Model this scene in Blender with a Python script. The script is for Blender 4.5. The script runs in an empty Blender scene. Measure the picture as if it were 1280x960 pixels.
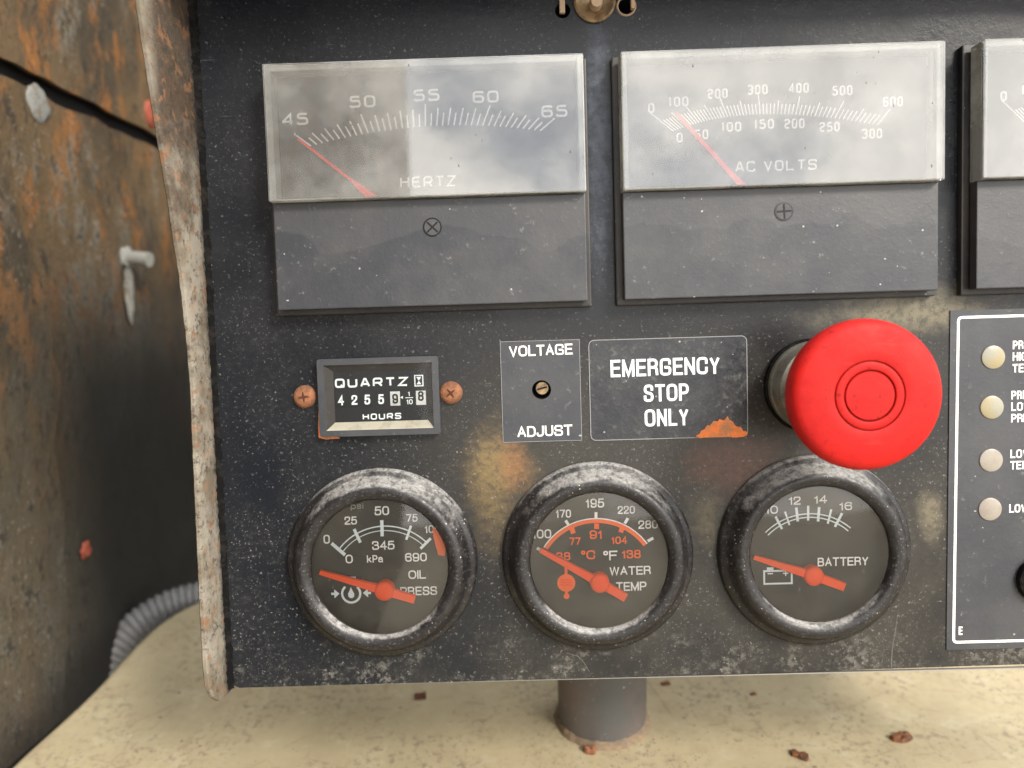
import bpy, bmesh, math, random
from mathutils import Vector, Matrix, Euler, noise as mn
random.seed(7)
R = math.radians
PI = math.pi
S = 0.001                                   # everything below is measured in millimetres on the panel
LEAN = R(80)                                # the panel leans back 10 degrees
C = bpy.context.scene.collection
ROT = Euler((LEAN, 0, 0)).to_matrix()

# ------------------------------------------------------------------ camera
def vec_camera():
    Z = -Vector((10, 60, -960)); Z.normalize()          # panel normal seen from the camera
    h = Vector((1, 0.030, 0)); X = (h - h.dot(Z) * Z).normalized(); Y = Z.cross(X)
    m = Matrix((X, Y, Z)).transposed()                   # panel -> camera
    return m.transposed()                                # camera -> panel
cam_d = bpy.data.cameras.new('camera')
cam = bpy.data.objects.new('camera', cam_d); C.objects.link(cam)
cam.matrix_world = (ROT @ vec_camera()).to_4x4()
cam.location = ROT @ Vector((0, 0, 250 * S))
cam_d.sensor_fit = 'HORIZONTAL'; cam_d.sensor_width = 36; cam_d.lens = 27.0
cam_d.clip_start = 0.01; cam_d.clip_end = 400
cam_d.dof.use_dof = True; cam_d.dof.focus_distance = 0.243; cam_d.dof.aperture_fstop = 8.5
bpy.context.scene.camera = cam

# ------------------------------------------------------------------ sky, sun, exposure
SUN_EL, SUN_AZ = 38, 42                      # azimuth to the right of straight behind the camera
w = bpy.data.worlds.new('World'); bpy.context.scene.world = w; w.use_nodes = True
nt = w.node_tree; nt.nodes.clear()
sky = nt.nodes.new('ShaderNodeTexSky'); sky.sky_type = 'NISHITA'; sky.sun_disc = False
sky.sun_elevation = R(SUN_EL)
sd = Vector((math.sin(R(SUN_AZ)) * math.cos(R(SUN_EL)), -math.cos(R(SUN_AZ)) * math.cos(R(SUN_EL)), math.sin(R(SUN_EL))))
sky.sun_rotation = math.atan2(sd.x, sd.y)
sky.air_density = 1.0; sky.dust_density = 1.2
tc = nt.nodes.new('ShaderNodeTexCoord')
mp = nt.nodes.new('ShaderNodeMapping'); mp.inputs['Scale'].default_value = (1, 1, 2.2)
mp.inputs['Location'].default_value = (0.3, 0.15, 0.0)
cn = nt.nodes.new('ShaderNodeTexNoise'); cn.inputs['Scale'].default_value = 2.2
cn.inputs['Detail'].default_value = 9; cn.inputs['Roughness'].default_value = 0.55
cr = nt.nodes.new('ShaderNodeValToRGB'); cr.color_ramp.elements[0].position = 0.42; cr.color_ramp.elements[1].position = 0.50
cr.color_ramp.elements[0].color = (0.28, 0.28, 0.28, 1)
cm = nt.nodes.new('ShaderNodeMix'); cm.data_type = 'RGBA'
cm.inputs[7].default_value = (17.0, 16.4, 15.6, 1)
bg = nt.nodes.new('ShaderNodeBackground'); bg.inputs['Strength'].default_value = 0.11
wo = nt.nodes.new('ShaderNodeOutputWorld')
nt.links.new(tc.outputs['Generated'], mp.inputs['Vector']); nt.links.new(mp.outputs[0], cn.inputs['Vector'])
nt.links.new(cn.outputs['Fac'], cr.inputs[0]); nt.links.new(cr.outputs[0], cm.inputs[0])
nt.links.new(sky.outputs[0], cm.inputs[6]); nt.links.new(cm.outputs[2], bg.inputs[0]); nt.links.new(bg.outputs[0], wo.inputs[0])
sl = bpy.data.lights.new('sun', 'SUN'); sl.energy = 2.4; sl.angle = R(14); sl.color = (1.0, 0.93, 0.82)
so = bpy.data.objects.new('sun', sl); C.objects.link(so)
so.rotation_euler = sd.to_track_quat('Z', 'Y').to_euler()
vs = bpy.context.scene.view_settings
vs.view_transform = 'Standard'; vs.look = 'None'; vs.gamma = 1; vs.exposure = 0.80
vs.use_curve_mapping = False

# ------------------------------------------------------------------ material helper
class NT:
    def __init__(s, name):
        s.m = bpy.data.materials.new(name); s.m.use_nodes = True; s.t = s.m.node_tree; s.t.nodes.clear()
        s.out = s.t.nodes.new('ShaderNodeOutputMaterial')
        s.tc = s.t.nodes.new('ShaderNodeTexCoord'); s.co = s.tc.outputs['Object']
    def vary(s):
        """shift the pattern from one object to the next"""
        oi = s.n('ShaderNodeObjectInfo'); k = s.n('ShaderNodeVectorMath'); k.operation = 'MULTIPLY_ADD'
        s.put(k.inputs[0], oi.outputs['Random']); k.inputs[1].default_value = (0.9, 1.7, 0.4); s.t.links.new(s.tc.outputs['Object'], k.inputs[2])
        s.co = k.outputs[0]
    def n(s, kind): return s.t.nodes.new(kind)
    def put(s, sock, v):
        if v is None: return
        if hasattr(v, 'is_linked'): s.t.links.new(v, sock)
        else:
            if isinstance(v, (tuple, list)) and len(v) == 3 and sock.type == 'RGBA': v = (*v, 1)
            sock.default_value = v
    def map(s, sc=(1, 1, 1), loc=(0, 0, 0), rot=(0, 0, 0), v=None):
        k = s.n('ShaderNodeMapping'); s.put(k.inputs[0], v or s.co)
        k.inputs['Location'].default_value = loc; k.inputs['Rotation'].default_value = rot; k.inputs['Scale'].default_value = sc
        return k.outputs[0]
    def noise(s, scale, det=4, rough=0.55, v=None, dist=0):
        k = s.n('ShaderNodeTexNoise'); s.put(k.inputs['Vector'], v or s.co)
        k.inputs['Scale'].default_value = scale; k.inputs['Detail'].default_value = det
        k.inputs['Roughness'].default_value = rough; k.inputs['Distortion'].default_value = dist
        return k.outputs['Fac']
    def vor(s, scale, v=None, feat='F1', out='Distance'):
        k = s.n('ShaderNodeTexVoronoi'); k.feature = feat; s.put(k.inputs['Vector'], v or s.co)
        k.inputs['Scale'].default_value = scale
        return k.outputs[out]
    def step(s, x, a, b, lo=0.0, hi=1.0):
        k = s.n('ShaderNodeMapRange'); k.interpolation_type = 'SMOOTHSTEP'; s.put(k.inputs[0], x)
        k.inputs[1].default_value = a; k.inputs[2].default_value = b; k.inputs[3].default_value = lo; k.inputs[4].default_value = hi
        return k.outputs[0]
    def math(s, op, a, b=None):
        k = s.n('ShaderNodeMath'); k.operation = op; s.put(k.inputs[0], a)
        if b is not None: s.put(k.inputs[1], b)
        return k.outputs[0]
    def mul(s, *a):
        r = a[0]
        for b in a[1:]: r = s.math('MULTIPLY', r, b)
        return r
    def mix(s, f, a, b):
        k = s.n('ShaderNodeMix'); k.data_type = 'RGBA'; s.put(k.inputs[0], f); s.put(k.inputs[6], a); s.put(k.inputs[7], b)
        return k.outputs[2]
    def xyz(s, v=None):
        k = s.n('ShaderNodeSeparateXYZ'); s.put(k.inputs[0], v or s.co); return k.outputs
    def bump(s, h, st=0.3, d=0.0003):
        k = s.n('ShaderNodeBump'); k.inputs['Strength'].default_value = st; k.inputs['Distance'].default_value = d
        s.put(k.inputs['Height'], h); return k.outputs[0]
    def blob(s, x, y, rx, ry, soft=0.6):
        """a tinted patch with a ragged outline at x, y (mm) on the thing"""
        nz = s.n('ShaderNodeTexNoise'); s.put(nz.inputs['Vector'], s.co); nz.inputs['Scale'].default_value = 55; nz.inputs['Detail'].default_value = 9; nz.inputs['Roughness'].default_value = 0.68
        p = s.map((1000 / rx, 1000 / ry, 0), (-x / rx, -y / ry, 0))
        k = s.n('ShaderNodeVectorMath'); k.operation = 'LENGTH'; s.put(k.inputs[0], p)
        d = s.math('ADD', k.outputs['Value'], s.math('MULTIPLY', s.math('SUBTRACT', nz.outputs['Fac'], 0.5), 1.7))
        return s.mul(s.step(d, 1.0, 1.0 - soft), s.step(s.noise(420, 5, 0.7), 0.36, 0.58, 0.45, 1.0))
    def bsdf(s, col, rough=0.5, metal=0.0, spec=0.5, nor=None, coat=0.0):
        k = s.n('ShaderNodeBsdfPrincipled'); s.put(k.inputs['Base Color'], col); s.put(k.inputs['Roughness'], rough)
        s.put(k.inputs['Metallic'], metal); s.put(k.inputs['Specular IOR Level'], spec); s.put(k.inputs['Normal'], nor)
        k.inputs['Coat Weight'].default_value = coat; k.inputs['Coat Roughness'].default_value = 0.12
        return k.outputs[0]
    def mixs(s, f, a, b):
        k = s.n('ShaderNodeMixShader'); s.put(k.inputs[0], f); s.t.links.new(a, k.inputs[1]); s.t.links.new(b, k.inputs[2]); return k.outputs[0]
    def done(s, sh): s.t.links.new(sh, s.out.inputs['Surface']); return s.m
    def specks(s, scale, size, keep, v=None):
        """small grains: one in each cell that passes the keep threshold"""
        d = s.vor(scale, v); c = s.vor(scale, v, out='Color')
        r = s.n('ShaderNodeSeparateColor'); s.put(r.inputs[0], c)
        sz = s.math('MULTIPLY', r.outputs[1], size)
        return s.mul(s.math('LESS_THAN', s.math('SUBTRACT', d, sz), 0.02), s.math('GREATER_THAN', r.outputs[0], keep))

def m_panel():
    a = NT('black_panel_paint')
    n1 = a.noise(14, 6, 0.6); n2 = a.noise(70, 8, 0.7); n3 = a.noise(420, 5, 0.7)
    col = a.mix(a.step(n1, 0.35, 0.7), (0.009, 0.011, 0.015), (0.015, 0.016, 0.019))
    # thin brown film of dust, thicker to the right and low down
    p = a.xyz()
    film = a.mul(a.step(n1, 0.2, 0.65), a.step(p[0], -0.09, 0.03), a.step(p[1], 0.04, -0.06))
    col = a.mix(a.mul(film, 0.8), col, (0.053, 0.048, 0.039))
    col = a.mix(a.mul(a.blob(-10, -50, 13, 30, 1.0), 0.55), col, (0.206, 0.146, 0.065)); col = a.mix(a.mul(a.blob(-8, -42, 18, 12, 1.0), 0.45), col, (0.258, 0.181, 0.077))  # warm reflected sheen painted into the colour, in these tinted patches
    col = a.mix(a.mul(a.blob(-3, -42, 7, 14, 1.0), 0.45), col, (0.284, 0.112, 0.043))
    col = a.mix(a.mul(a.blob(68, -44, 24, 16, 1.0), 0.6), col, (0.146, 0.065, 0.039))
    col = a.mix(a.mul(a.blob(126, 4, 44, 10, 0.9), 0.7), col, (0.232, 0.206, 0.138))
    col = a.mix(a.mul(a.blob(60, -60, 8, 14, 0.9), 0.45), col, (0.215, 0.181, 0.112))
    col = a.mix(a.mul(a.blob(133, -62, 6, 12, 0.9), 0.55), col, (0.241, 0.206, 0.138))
    col = a.mix(a.mul(a.blob(27, 60, 6, 50, 0.95), 0.55), col, (0.146, 0.172, 0.224))  # bluish sky sheen between the meters, painted in as well
    # fine dust and grains
    n5 = a.noise(900, 3, 0.6); n6 = a.noise(28, 7, 0.65)
    low = a.step(p[1], 0.05, -0.08, 0.45, 1.0)
    fine = a.mul(a.step(n3, 0.50, 0.66), a.step(n6, 0.40, 0.60))
    col = a.mix(a.mul(fine, low, 0.16), col, (0.120, 0.120, 0.116))
    col = a.mix(a.mul(a.step(n5, 0.60, 0.70), a.step(n2, 0.36, 0.60), low, 0.7), col, (0.258, 0.258, 0.245))
    wv = a.map((1, 1.5, 1), rot=(0, 0, .6)); g1 = a.specks(560, 0.15, 0.80, wv); g2 = a.specks(1400, 0.26, 0.5); g3 = a.specks(230, 0.06, 0.84, a.map((1.6, 1, 1), rot=(0, 0, .4)))
    col = a.mix(a.mul(g2, a.step(n6, 0.42, 0.60), low, 0.45), col, (0.258, 0.258, 0.245))
    col = a.mix(a.mul(g1, low, 0.42), col, (0.310, 0.310, 0.292))
    col = a.mix(a.mul(g3, 0.5), col, (0.387, 0.378, 0.353))
    dust_edge = a.mul(a.step(p[1], -0.095, -0.113), a.step(n2, 0.45, 0.62))
    col = a.mix(a.mul(dust_edge, a.step(n3, 0.45, 0.6), 0.35), col, (0.310, 0.292, 0.258))
    sc = a.noise(60, 3, 0.5, a.map((1, 14, 1), rot=(0, 0, 0.7))); sc2 = a.noise(110, 2, 0.5, a.map((1, 22, 1), rot=(0, 0, -0.5)))
    col = a.mix(a.mul(a.step(sc, 0.72, 0.76), 0.15), col, (0.258, 0.258, 0.258)); col = a.mix(a.mul(a.step(sc2, 0.73, 0.76), 0.12), col, (0.258, 0.258, 0.258))
    rough = a.step(n6, 0.3, 0.7, 0.20, 0.40)
    return a.done(a.bsdf(col, rough, spec=0.30, nor=a.bump(a.math('ADD', n3, a.mul(g1, 0.6)), 0.25)))

def m_plastic(name, base, dust=0.4, rough=0.45, dcol=(0.3, 0.29, 0.27), sp=0.9):
    a = NT(name); a.vary()
    n1 = a.noise(45, 6, 0.6); n3 = a.noise(500, 4, 0.7); n4 = a.noise(130, 6, 0.7)
    col = a.mix(a.mul(a.step(n1, 0.35, 0.7), dust), base, dcol)
    p = a.xyz(a.tc.outputs['Object']); wl = a.math('ADD', p[1], a.mul(a.math('SUBTRACT', a.noise(22, 3, 0.5), 0.5), 0.045))
    if name == 'grey_meter_plastic': col = a.mix(a.step(wl, -0.0170, -0.0160, 0.0, 0.30), col, (0.085, 0.085, 0.088))
    col = a.mix(a.mul(a.step(n3, 0.58, 0.72), a.step(n4, 0.45, 0.65), dust), col, (0.45, 0.44, 0.42))
    col = a.mix(a.mul(a.specks(380, 0.13, sp), 0.6), col, (0.55, 0.54, 0.5))
    col = a.mix(a.mul(a.specks(210, 0.1, 0.93, a.map((1, 1.8, 1), rot=(0, 0, 0.8))), 0.5), col, (0.6, 0.6, 0.57))
    return a.done(a.bsdf(col, rough, spec=0.5, nor=a.bump(n3, 0.3)))

def m_ring():
    """black ring whose up-facing slopes hold settled dust"""
    a = NT('dusty_black_ring'); a.vary()
    g = a.n('ShaderNodeSeparateXYZ'); a.put(g.inputs[0], a.tc.outputs['Normal'])
    n3 = a.noise(520, 6, 0.75); n2 = a.noise(140, 5, 0.7)
    up = a.step(a.math('ADD', g.outputs[1], a.math('MULTIPLY', a.math('SUBTRACT', n2, 0.5), 0.9)), 0.38, 0.80)
    side = a.step(n2, 0.5, 0.72)
    grain = a.step(n3, 0.40, 0.58)
    col = a.mix(a.mul(grain, a.step(n2, 0.45, 0.7), 0.16), (0.011, 0.010, 0.011), (0.150, 0.141, 0.132))
    n7 = a.noise(1300, 3, 0.7)
    col = a.mix(a.mul(up, a.step(n3, 0.34, 0.56, 0.3, 1.0), a.step(n7, 0.30, 0.55, 0.45, 1.0), 0.85), col, (0.40, 0.395, 0.385))
    col = a.mix(a.mul(a.step(n7, 0.60, 0.66), 0.35), col, (0.264, 0.255, 0.246))
    col = a.mix(a.mul(a.specks(900, 0.2, 0.7), a.step(n2, 0.4, 0.6)), col, (0.484, 0.466, 0.440))
    return a.done(a.bsdf(col, a.step(n3, 0.4, 0.6, 0.28, 0.5), nor=a.bump(n3, 0.4)))

def m_clear(name, film, tint=(0.55, 0.56, 0.55), specks=0.0, rough=0.06, gl=1.0, streak=0.0):
    a = NT(name); a.vary()
    tr = a.n('ShaderNodeBsdfTransparent'); tr.inputs[0].default_value = (0.985, 0.99, 0.985, 1)
    gs = a.n('ShaderNodeBsdfGlossy'); gs.inputs['Roughness'].default_value = rough
    fr = a.n('ShaderNodeFresnel'); fr.inputs[0].default_value = 1.5
    sh = a.mixs(a.mul(fr.outputs[0], gl), tr.outputs[0], gs.outputs[0])
    df = a.n('ShaderNodeBsdfDiffuse')
    n1 = a.noise(26, 9, 0.66); n2 = a.noise(120, 8, 0.7)
    f = a.math('MULTIPLY', a.step(n1, 0.32, 0.70, 0.45, 1.9), film)
    f = a.math('ADD', f, a.mul(a.step(n2, 0.5, 0.75), film * 0.3))
    col = tint
    if specks:
        sp = a.mul(a.specks(330, 0.17, 0.62, a.map((1.8, 1, 1), rot=(0, 0, -0.3))), a.step(a.noise(30, 3), 0.42, 0.60))
        f = a.math('MAXIMUM', f, a.mul(sp, specks)); col = a.mix(sp, tint, (0.12, 0.11, 0.09))
    a.put(df.inputs[0], col)
    return a.done(a.mixs(f, sh, df.outputs[0]))

def m_flat(name, col, rough=0.5, metal=0.0, spec=0.3, wear=0.0, wcol=(0.1, 0.1, 0.1)):
    a = NT(name)
    c = col
    n = a.noise(600, 5, 0.7); n2 = a.noise(160, 4, 0.6)
    if wear: c = a.mix(a.mul(a.step(a.math('ADD', a.mul(n, 0.5), a.mul(n2, 0.5)), 0.46, 0.62), wear), col, wcol)
    return a.done(a.bsdf(c, rough, metal, spec, a.bump(n, 0.15)))

def m_rust(name='flaking_rust', a1=(0.22, 0.085, 0.03), a2=(0.06, 0.03, 0.022)):
    a = NT(name); n = a.noise(300, 6, 0.7); n2 = a.noise(900, 4, 0.7)
    c = a.mix(a.step(n, 0.35, 0.65), a1, a2); c = a.mix(a.mul(a.step(n2, 0.55, 0.7), 0.4), c, (0.42, 0.20, 0.08))
    return a.done(a.bsdf(c, 0.9, nor=a.bump(n2, 0.9)))

def m_deck():
    a = NT('weathered_cream_paint'); n1 = a.noise(9, 6, 0.6); n2 = a.noise(60, 8, 0.7); n3 = a.noise(300, 6, 0.7)
    c = a.mix(a.step(n1, 0.35, 0.7), (0.444, 0.377, 0.242), (0.350, 0.305, 0.196))
    c = a.mix(a.mul(a.step(n2, 0.47, 0.66), 0.6), c, (0.350, 0.289, 0.186))
    c = a.mix(a.mul(a.step(n2, 0.46, 0.34), 0.4), c, (0.516, 0.475, 0.350))
    c = a.mix(a.mul(a.step(n3, 0.50, 0.62), a.step(a.noise(25, 5, 0.6), 0.44, 0.58), 0.75), c, (0.206, 0.170, 0.124))
    c = a.mix(a.mul(a.specks(160, 0.16, 0.86, a.map((1, 1.5, 1), rot=(0, 0, 0.5))), 0.75), c, (0.134, 0.092, 0.062))
    c = a.mix(a.mul(a.specks(60, 0.06, 0.86), 0.85), c, (0.092, 0.052, 0.031)); c = a.mix(a.mul(a.specks(420, 0.2, 0.72), a.step(n2, 0.42, 0.6), 0.5), c, (0.166, 0.124, 0.083))
    cr = a.n('ShaderNodeTexVoronoi'); cr.feature = 'DISTANCE_TO_EDGE'
    a.put(cr.inputs['Vector'], a.map((1, 1, 1), v=None)); cr.inputs['Scale'].default_value = 42
    c = a.mix(a.mul(a.step(cr.outputs['Distance'], 0.025, 0.0), a.step(n2, 0.46, 0.58), 0.5), c, (0.258, 0.196, 0.124))
    # rusty dirt round the foot of the post
    c = a.mix(a.mul(a.blob(31, 66, 32, 13, 0.8), a.step(n3, 0.42, 0.6), 0.75), c, (0.269, 0.196, 0.134))
    return a.done(a.bsdf(c, a.step(n2, 0.3, 0.7, 0.45, 0.7), spec=0.35, nor=a.bump(a.math('ADD', n3, n2), 0.55)))

def m_wall():
    a = NT('corroded_steel_plate')
    v = a.map((1, 1, 0.62)); n1 = a.noise(11, 8, 0.65, v); n2 = a.noise(38, 9, 0.7, v); n3 = a.noise(150, 8, 0.75, v); n4 = a.noise(16, 5, 0.6, a.map((1, 1, 0.4), (3, 1, 2)))
    p = a.xyz()
    n5 = a.noise(420, 6, 0.7)
    c = a.mix(a.step(n1, 0.40, 0.58), (0.048, 0.036, 0.022), (0.112, 0.073, 0.035))
    c = a.mix(a.mul(a.step(n2, 0.50, 0.60), a.step(p[2], -0.08, 0.08, 0.35, 1.0), 0.85), c, (0.203, 0.087, 0.023))
    c = a.mix(a.mul(a.step(n2, 0.60, 0.66), a.step(n3, 0.45, 0.55), a.step(p[2], 0.0, 0.10), 0.8), c, (0.341, 0.139, 0.038))
    c = a.mix(a.mul(a.step(n4, 0.52, 0.60), a.step(n3, 0.44, 0.56), 0.85), c, (0.181, 0.165, 0.133))
    c = a.mix(a.mul(a.step(p[2], 0.06, -0.03), a.step(n4, 0.36, 0.5), 0.6), c, (0.079, 0.074, 0.056))
    c = a.mix(a.mul(a.step(n3, 0.53, 0.62), 0.8), c, (0.023, 0.021, 0.017))
    c = a.mix(a.mul(a.step(n5, 0.55, 0.66), 0.55), c, (0.019, 0.017, 0.014))
    c = a.mix(a.mul(a.step(n5, 0.42, 0.34), a.step(n4, 0.42, 0.56), 0.6), c, (0.299, 0.277, 0.239))
    # shade of the dark recess low at the back, painted in as black
    oil = a.mul(a.step(a.math('ADD', p[1], a.mul(n1, 0.07)), 0.10, 0.22), a.step(p[2], 0.11, -0.03))  # oil is only the mask of this painted recess shade
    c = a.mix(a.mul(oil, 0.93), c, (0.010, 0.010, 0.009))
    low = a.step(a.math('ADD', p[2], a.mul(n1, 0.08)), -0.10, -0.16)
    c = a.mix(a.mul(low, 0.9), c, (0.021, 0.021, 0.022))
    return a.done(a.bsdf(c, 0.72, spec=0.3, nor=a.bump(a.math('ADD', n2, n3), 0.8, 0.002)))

def m_lip():
    a = NT('chipped_cream_edge'); n1 = a.noise(60, 7, 0.7); n3 = a.noise(380, 6, 0.75); p = a.xyz()
    h = a.math('ADD', p[1], a.mul(a.math('SUBTRACT', n1, 0.5), 0.10))
    n2 = a.noise(150, 6, 0.7)
    c = a.mix(a.step(n1, 0.4, 0.62), (0.27, 0.245, 0.20), (0.15, 0.125, 0.09))
    c = a.mix(a.mul(a.step(n2, 0.56, 0.66), 0.5), c, (0.202, 0.151, 0.101))
    g = a.step(h, 0.025, 0.075)
    c = a.mix(a.mul(g, a.step(p[2], 0.034, 0.024), 0.9), c, a.mix(a.step(n3, 0.42, 0.62), (0.030, 0.023, 0.017), (0.119, 0.064, 0.030)))
    c = a.mix(a.mul(a.step(n3, 0.50, 0.60), a.step(n2, 0.38, 0.55), 0.85), c, (0.051, 0.038, 0.030))
    c = a.mix(a.mul(a.step(a.noise(190, 4, 0.6), 0.56, 0.66), 0.5), c, (0.303, 0.145, 0.065))
    c = a.mix(a.mul(a.specks(1500, 0.2, 0.7), g, 0.7), c, (0.326, 0.289, 0.246))
    # black grime creeping out of the corner with the panel
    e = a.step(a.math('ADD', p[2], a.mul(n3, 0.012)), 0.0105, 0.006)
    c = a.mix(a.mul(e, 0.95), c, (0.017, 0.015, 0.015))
    return a.done(a.bsdf(c, 0.75, nor=a.bump(n3, 0.8, 0.0005)))

def m_red():
    a = NT('red_button_plastic'); n = a.noise(420, 5, 0.7); n1 = a.noise(90, 6, 0.7)
    c = a.mix(a.step(n1, 0.35, 0.7), (0.504, 0.011, 0.008), (0.420, 0.008, 0.008))
    c = a.mix(a.mul(a.specks(330, 0.15, 0.66), a.step(n1, 0.45, 0.55), 0.75), c, (0.118, 0.008, 0.008))
    c = a.mix(a.mul(a.specks(800, 0.2, 0.72), 0.5), c, (0.252, 0.010, 0.010))
    sc = a.noise(70, 6, 0.6, a.map((1, 5, 1), rot=(0, 0, .9)))
    c = a.mix(a.mul(a.step(a.noise(620, 5, 0.75), 0.57, 0.66), a.step(a.noise(55, 5, 0.6), 0.38, 0.56), 0.75), c, (0.134, 0.007, 0.007))
    c = a.mix(a.mul(a.step(sc, 0.62, 0.70), 0.08), c, (0.630, 0.134, 0.109))
    return a.done(a.bsdf(c, a.step(n1, 0.3, 0.7, 0.5, 0.65), spec=0.22, nor=a.bump(n, 0.25)))

def m_label():
    a = NT('scuffed_black_label'); n1 = a.noise(70, 8, 0.7); n3 = a.noise(480, 5, 0.7)
    c = a.mix(a.step(n1, 0.35, 0.65), (0.015, 0.017, 0.023), (0.032, 0.034, 0.038))
    c = a.mix(a.mul(a.step(n3, 0.52, 0.66), a.step(n1, 0.42, 0.6), 0.5), c, (0.16, 0.155, 0.15))
    c = a.mix(a.mul(a.specks(520, 0.16, 0.85), 0.6), c, (0.5, 0.5, 0.48))
    return a.done(a.bsdf(c, a.step(n3, 0.35, 0.6, 0.22, 0.42), nor=a.bump(n3, 0.5)))

def m_stone_ground():
    a = NT('pale_gravel'); n = a.noise(1.5, 8, 0.7); n2 = a.noise(30, 6, 0.7)
    c = a.mix(a.step(n, 0.35, 0.65), (0.28, 0.25, 0.20), (0.20, 0.18, 0.14)); c = a.mix(a.mul(n2, 0.5), c, (0.34, 0.31, 0.26))
    return a.done(a.bsdf(c, 0.95, nor=a.bump(n2, 0.6, 0.02)))

M = dict(
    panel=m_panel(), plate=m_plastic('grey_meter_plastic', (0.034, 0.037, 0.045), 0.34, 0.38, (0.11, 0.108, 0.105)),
    base=m_plastic('black_meter_case', (0.018, 0.017, 0.018), 0.25, 0.45, (0.12, 0.10, 0.08)),
    overlay=m_plastic('charcoal_overlay', (0.036, 0.039, 0.047), 0.28, 0.36, (0.11, 0.11, 0.11)),
    ring=m_ring(), label=m_label(), red=m_red(), rust=m_rust(), rustb=m_rust('bright_rust', (0.85, 0.22, 0.05), (0.42, 0.20, 0.10)),
    window=m_clear('dirty_clear_window', 0.12, (0.88, 0.89, 0.88), 0.7, 0.02, 4.0),
    clear=m_clear('clear_acrylic', 0.22, (0.75, 0.76, 0.74), 0, 0.08, 0.8),
    edge=m_clear('acrylic_edge', 0.42, (0.62, 0.63, 0.60), 0, 0.1, 1.0),
    pane=m_clear('clean_inner_face', 0.0, (0.8, 0.8, 0.8), 0, 0.05, 1.0),
    glass=m_clear('dusty_gauge_glass', 0.027, (0.66, 0.60, 0.48), 0.35, 0.04, 1.6),
    dial=m_flat('black_dial', (0.020, 0.020, 0.018), 0.6), mdial=m_flat('charcoal_dial', (0.055, 0.064, 0.068), 0.6),
    print=m_flat('white_print', (0.9, 0.9, 0.88), 0.6), bprint=m_flat('bluish_white_print', (0.80, 0.88, 0.90), 0.5, wear=0.12, wcol=(0.4, 0.45, 0.5)),
    faint=m_flat('faded_print', (0.30, 0.29, 0.27), 0.6), fine=m_flat('thin_grey_line', (0.30, 0.30, 0.31), 0.5),
    orange=m_flat('orange_print', (1.0, 0.15, 0.02), 0.5, spec=0.15), needle=m_flat('orange_needle', (1.0, 0.095, 0.015), 0.5, spec=0.15),
    redneedle=m_flat('red_needle', (1.0, 0.04, 0.02), 0.5, spec=0.15),
    screw=m_rust('rusted_screw', (0.30, 0.125, 0.06), (0.15, 0.065, 0.035)), black=m_flat('dull_black', (0.010, 0.010, 0.011), 0.7),
    ink=m_flat('black_ink', (0.008, 0.008, 0.009), 0.5), gasket=m_flat('black_gasket', (0.005, 0.005, 0.005), 0.9, spec=0.1, wear=0.2, wcol=(0.06, 0.05, 0.045)),
    steel=m_flat('dull_zinc', (0.30, 0.30, 0.26), 0.36, 0.6, wear=0.5, wcol=(0.12, 0.11, 0.1)), brass=m_flat('aged_brass', (0.42, 0.30, 0.17), 0.35, 0.6, wear=0.6, wcol=(0.10, 0.06, 0.05)),
    tan=m_flat('tan_metal', (0.50, 0.36, 0.24), 0.6), lamp=None, deck=m_deck(), wall=m_wall(), lip=m_lip(), ground=m_stone_ground(),
    hose=m_flat('grey_conduit', (0.20, 0.20, 0.20), 0.45, wear=0.6, wcol=(0.12, 0.115, 0.11)),
    post=m_plastic('grey_painted_post', (0.085, 0.085, 0.085), 0.55, 0.45, (0.17, 0.12, 0.10)),
    weld=m_rust('dirty_weld', (0.26, 0.18, 0.11), (0.15, 0.12, 0.09)), peg=m_flat('whitish_bolt', (0.20, 0.205, 0.19), 0.6, wear=0.5, wcol=(0.25, 0.23, 0.2)),
    chip=m_flat('grey_paint_patch', (0.19, 0.195, 0.185), 0.8, wear=0.8, wcol=(0.12, 0.09, 0.06)), redpaint=m_flat('faded_red_paint', (0.26, 0.06, 0.035), 0.6, wear=0.5, wcol=(0.2, 0.07, 0.04)),
    drip=m_flat('pale_scratch', (0.13, 0.125, 0.115), 0.7, wear=0.8, wcol=(0.05, 0.05, 0.05)),
    wheel=m_flat('digit_wheel_black', (0.012, 0.014, 0.018), 0.4), wheelw=m_flat('digit_wheel_white', (0.62, 0.64, 0.64), 0.5, wear=0.4, wcol=(0.35, 0.34, 0.33)),
    dustw=m_flat('settled_dust', (0.52, 0.49, 0.40), 0.9, wear=0.6, wcol=(0.34, 0.32, 0.26)),
)
def m_lampm(name, c1, c2):
    a = NT(name); n = a.noise(140, 3, 0.5)
    return a.done(a.bsdf(a.mix(a.step(n, 0.4, 0.62), c1, c2), 0.3, nor=a.bump(a.noise(1500, 4), 0.2)))
M['lamp'] = m_lampm('yellowed_lens', (0.30, 0.29, 0.235), (0.33, 0.28, 0.165))
M['lamp2'] = m_lampm('greyed_lens', (0.32, 0.29, 0.25), (0.27, 0.235, 0.20))

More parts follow.
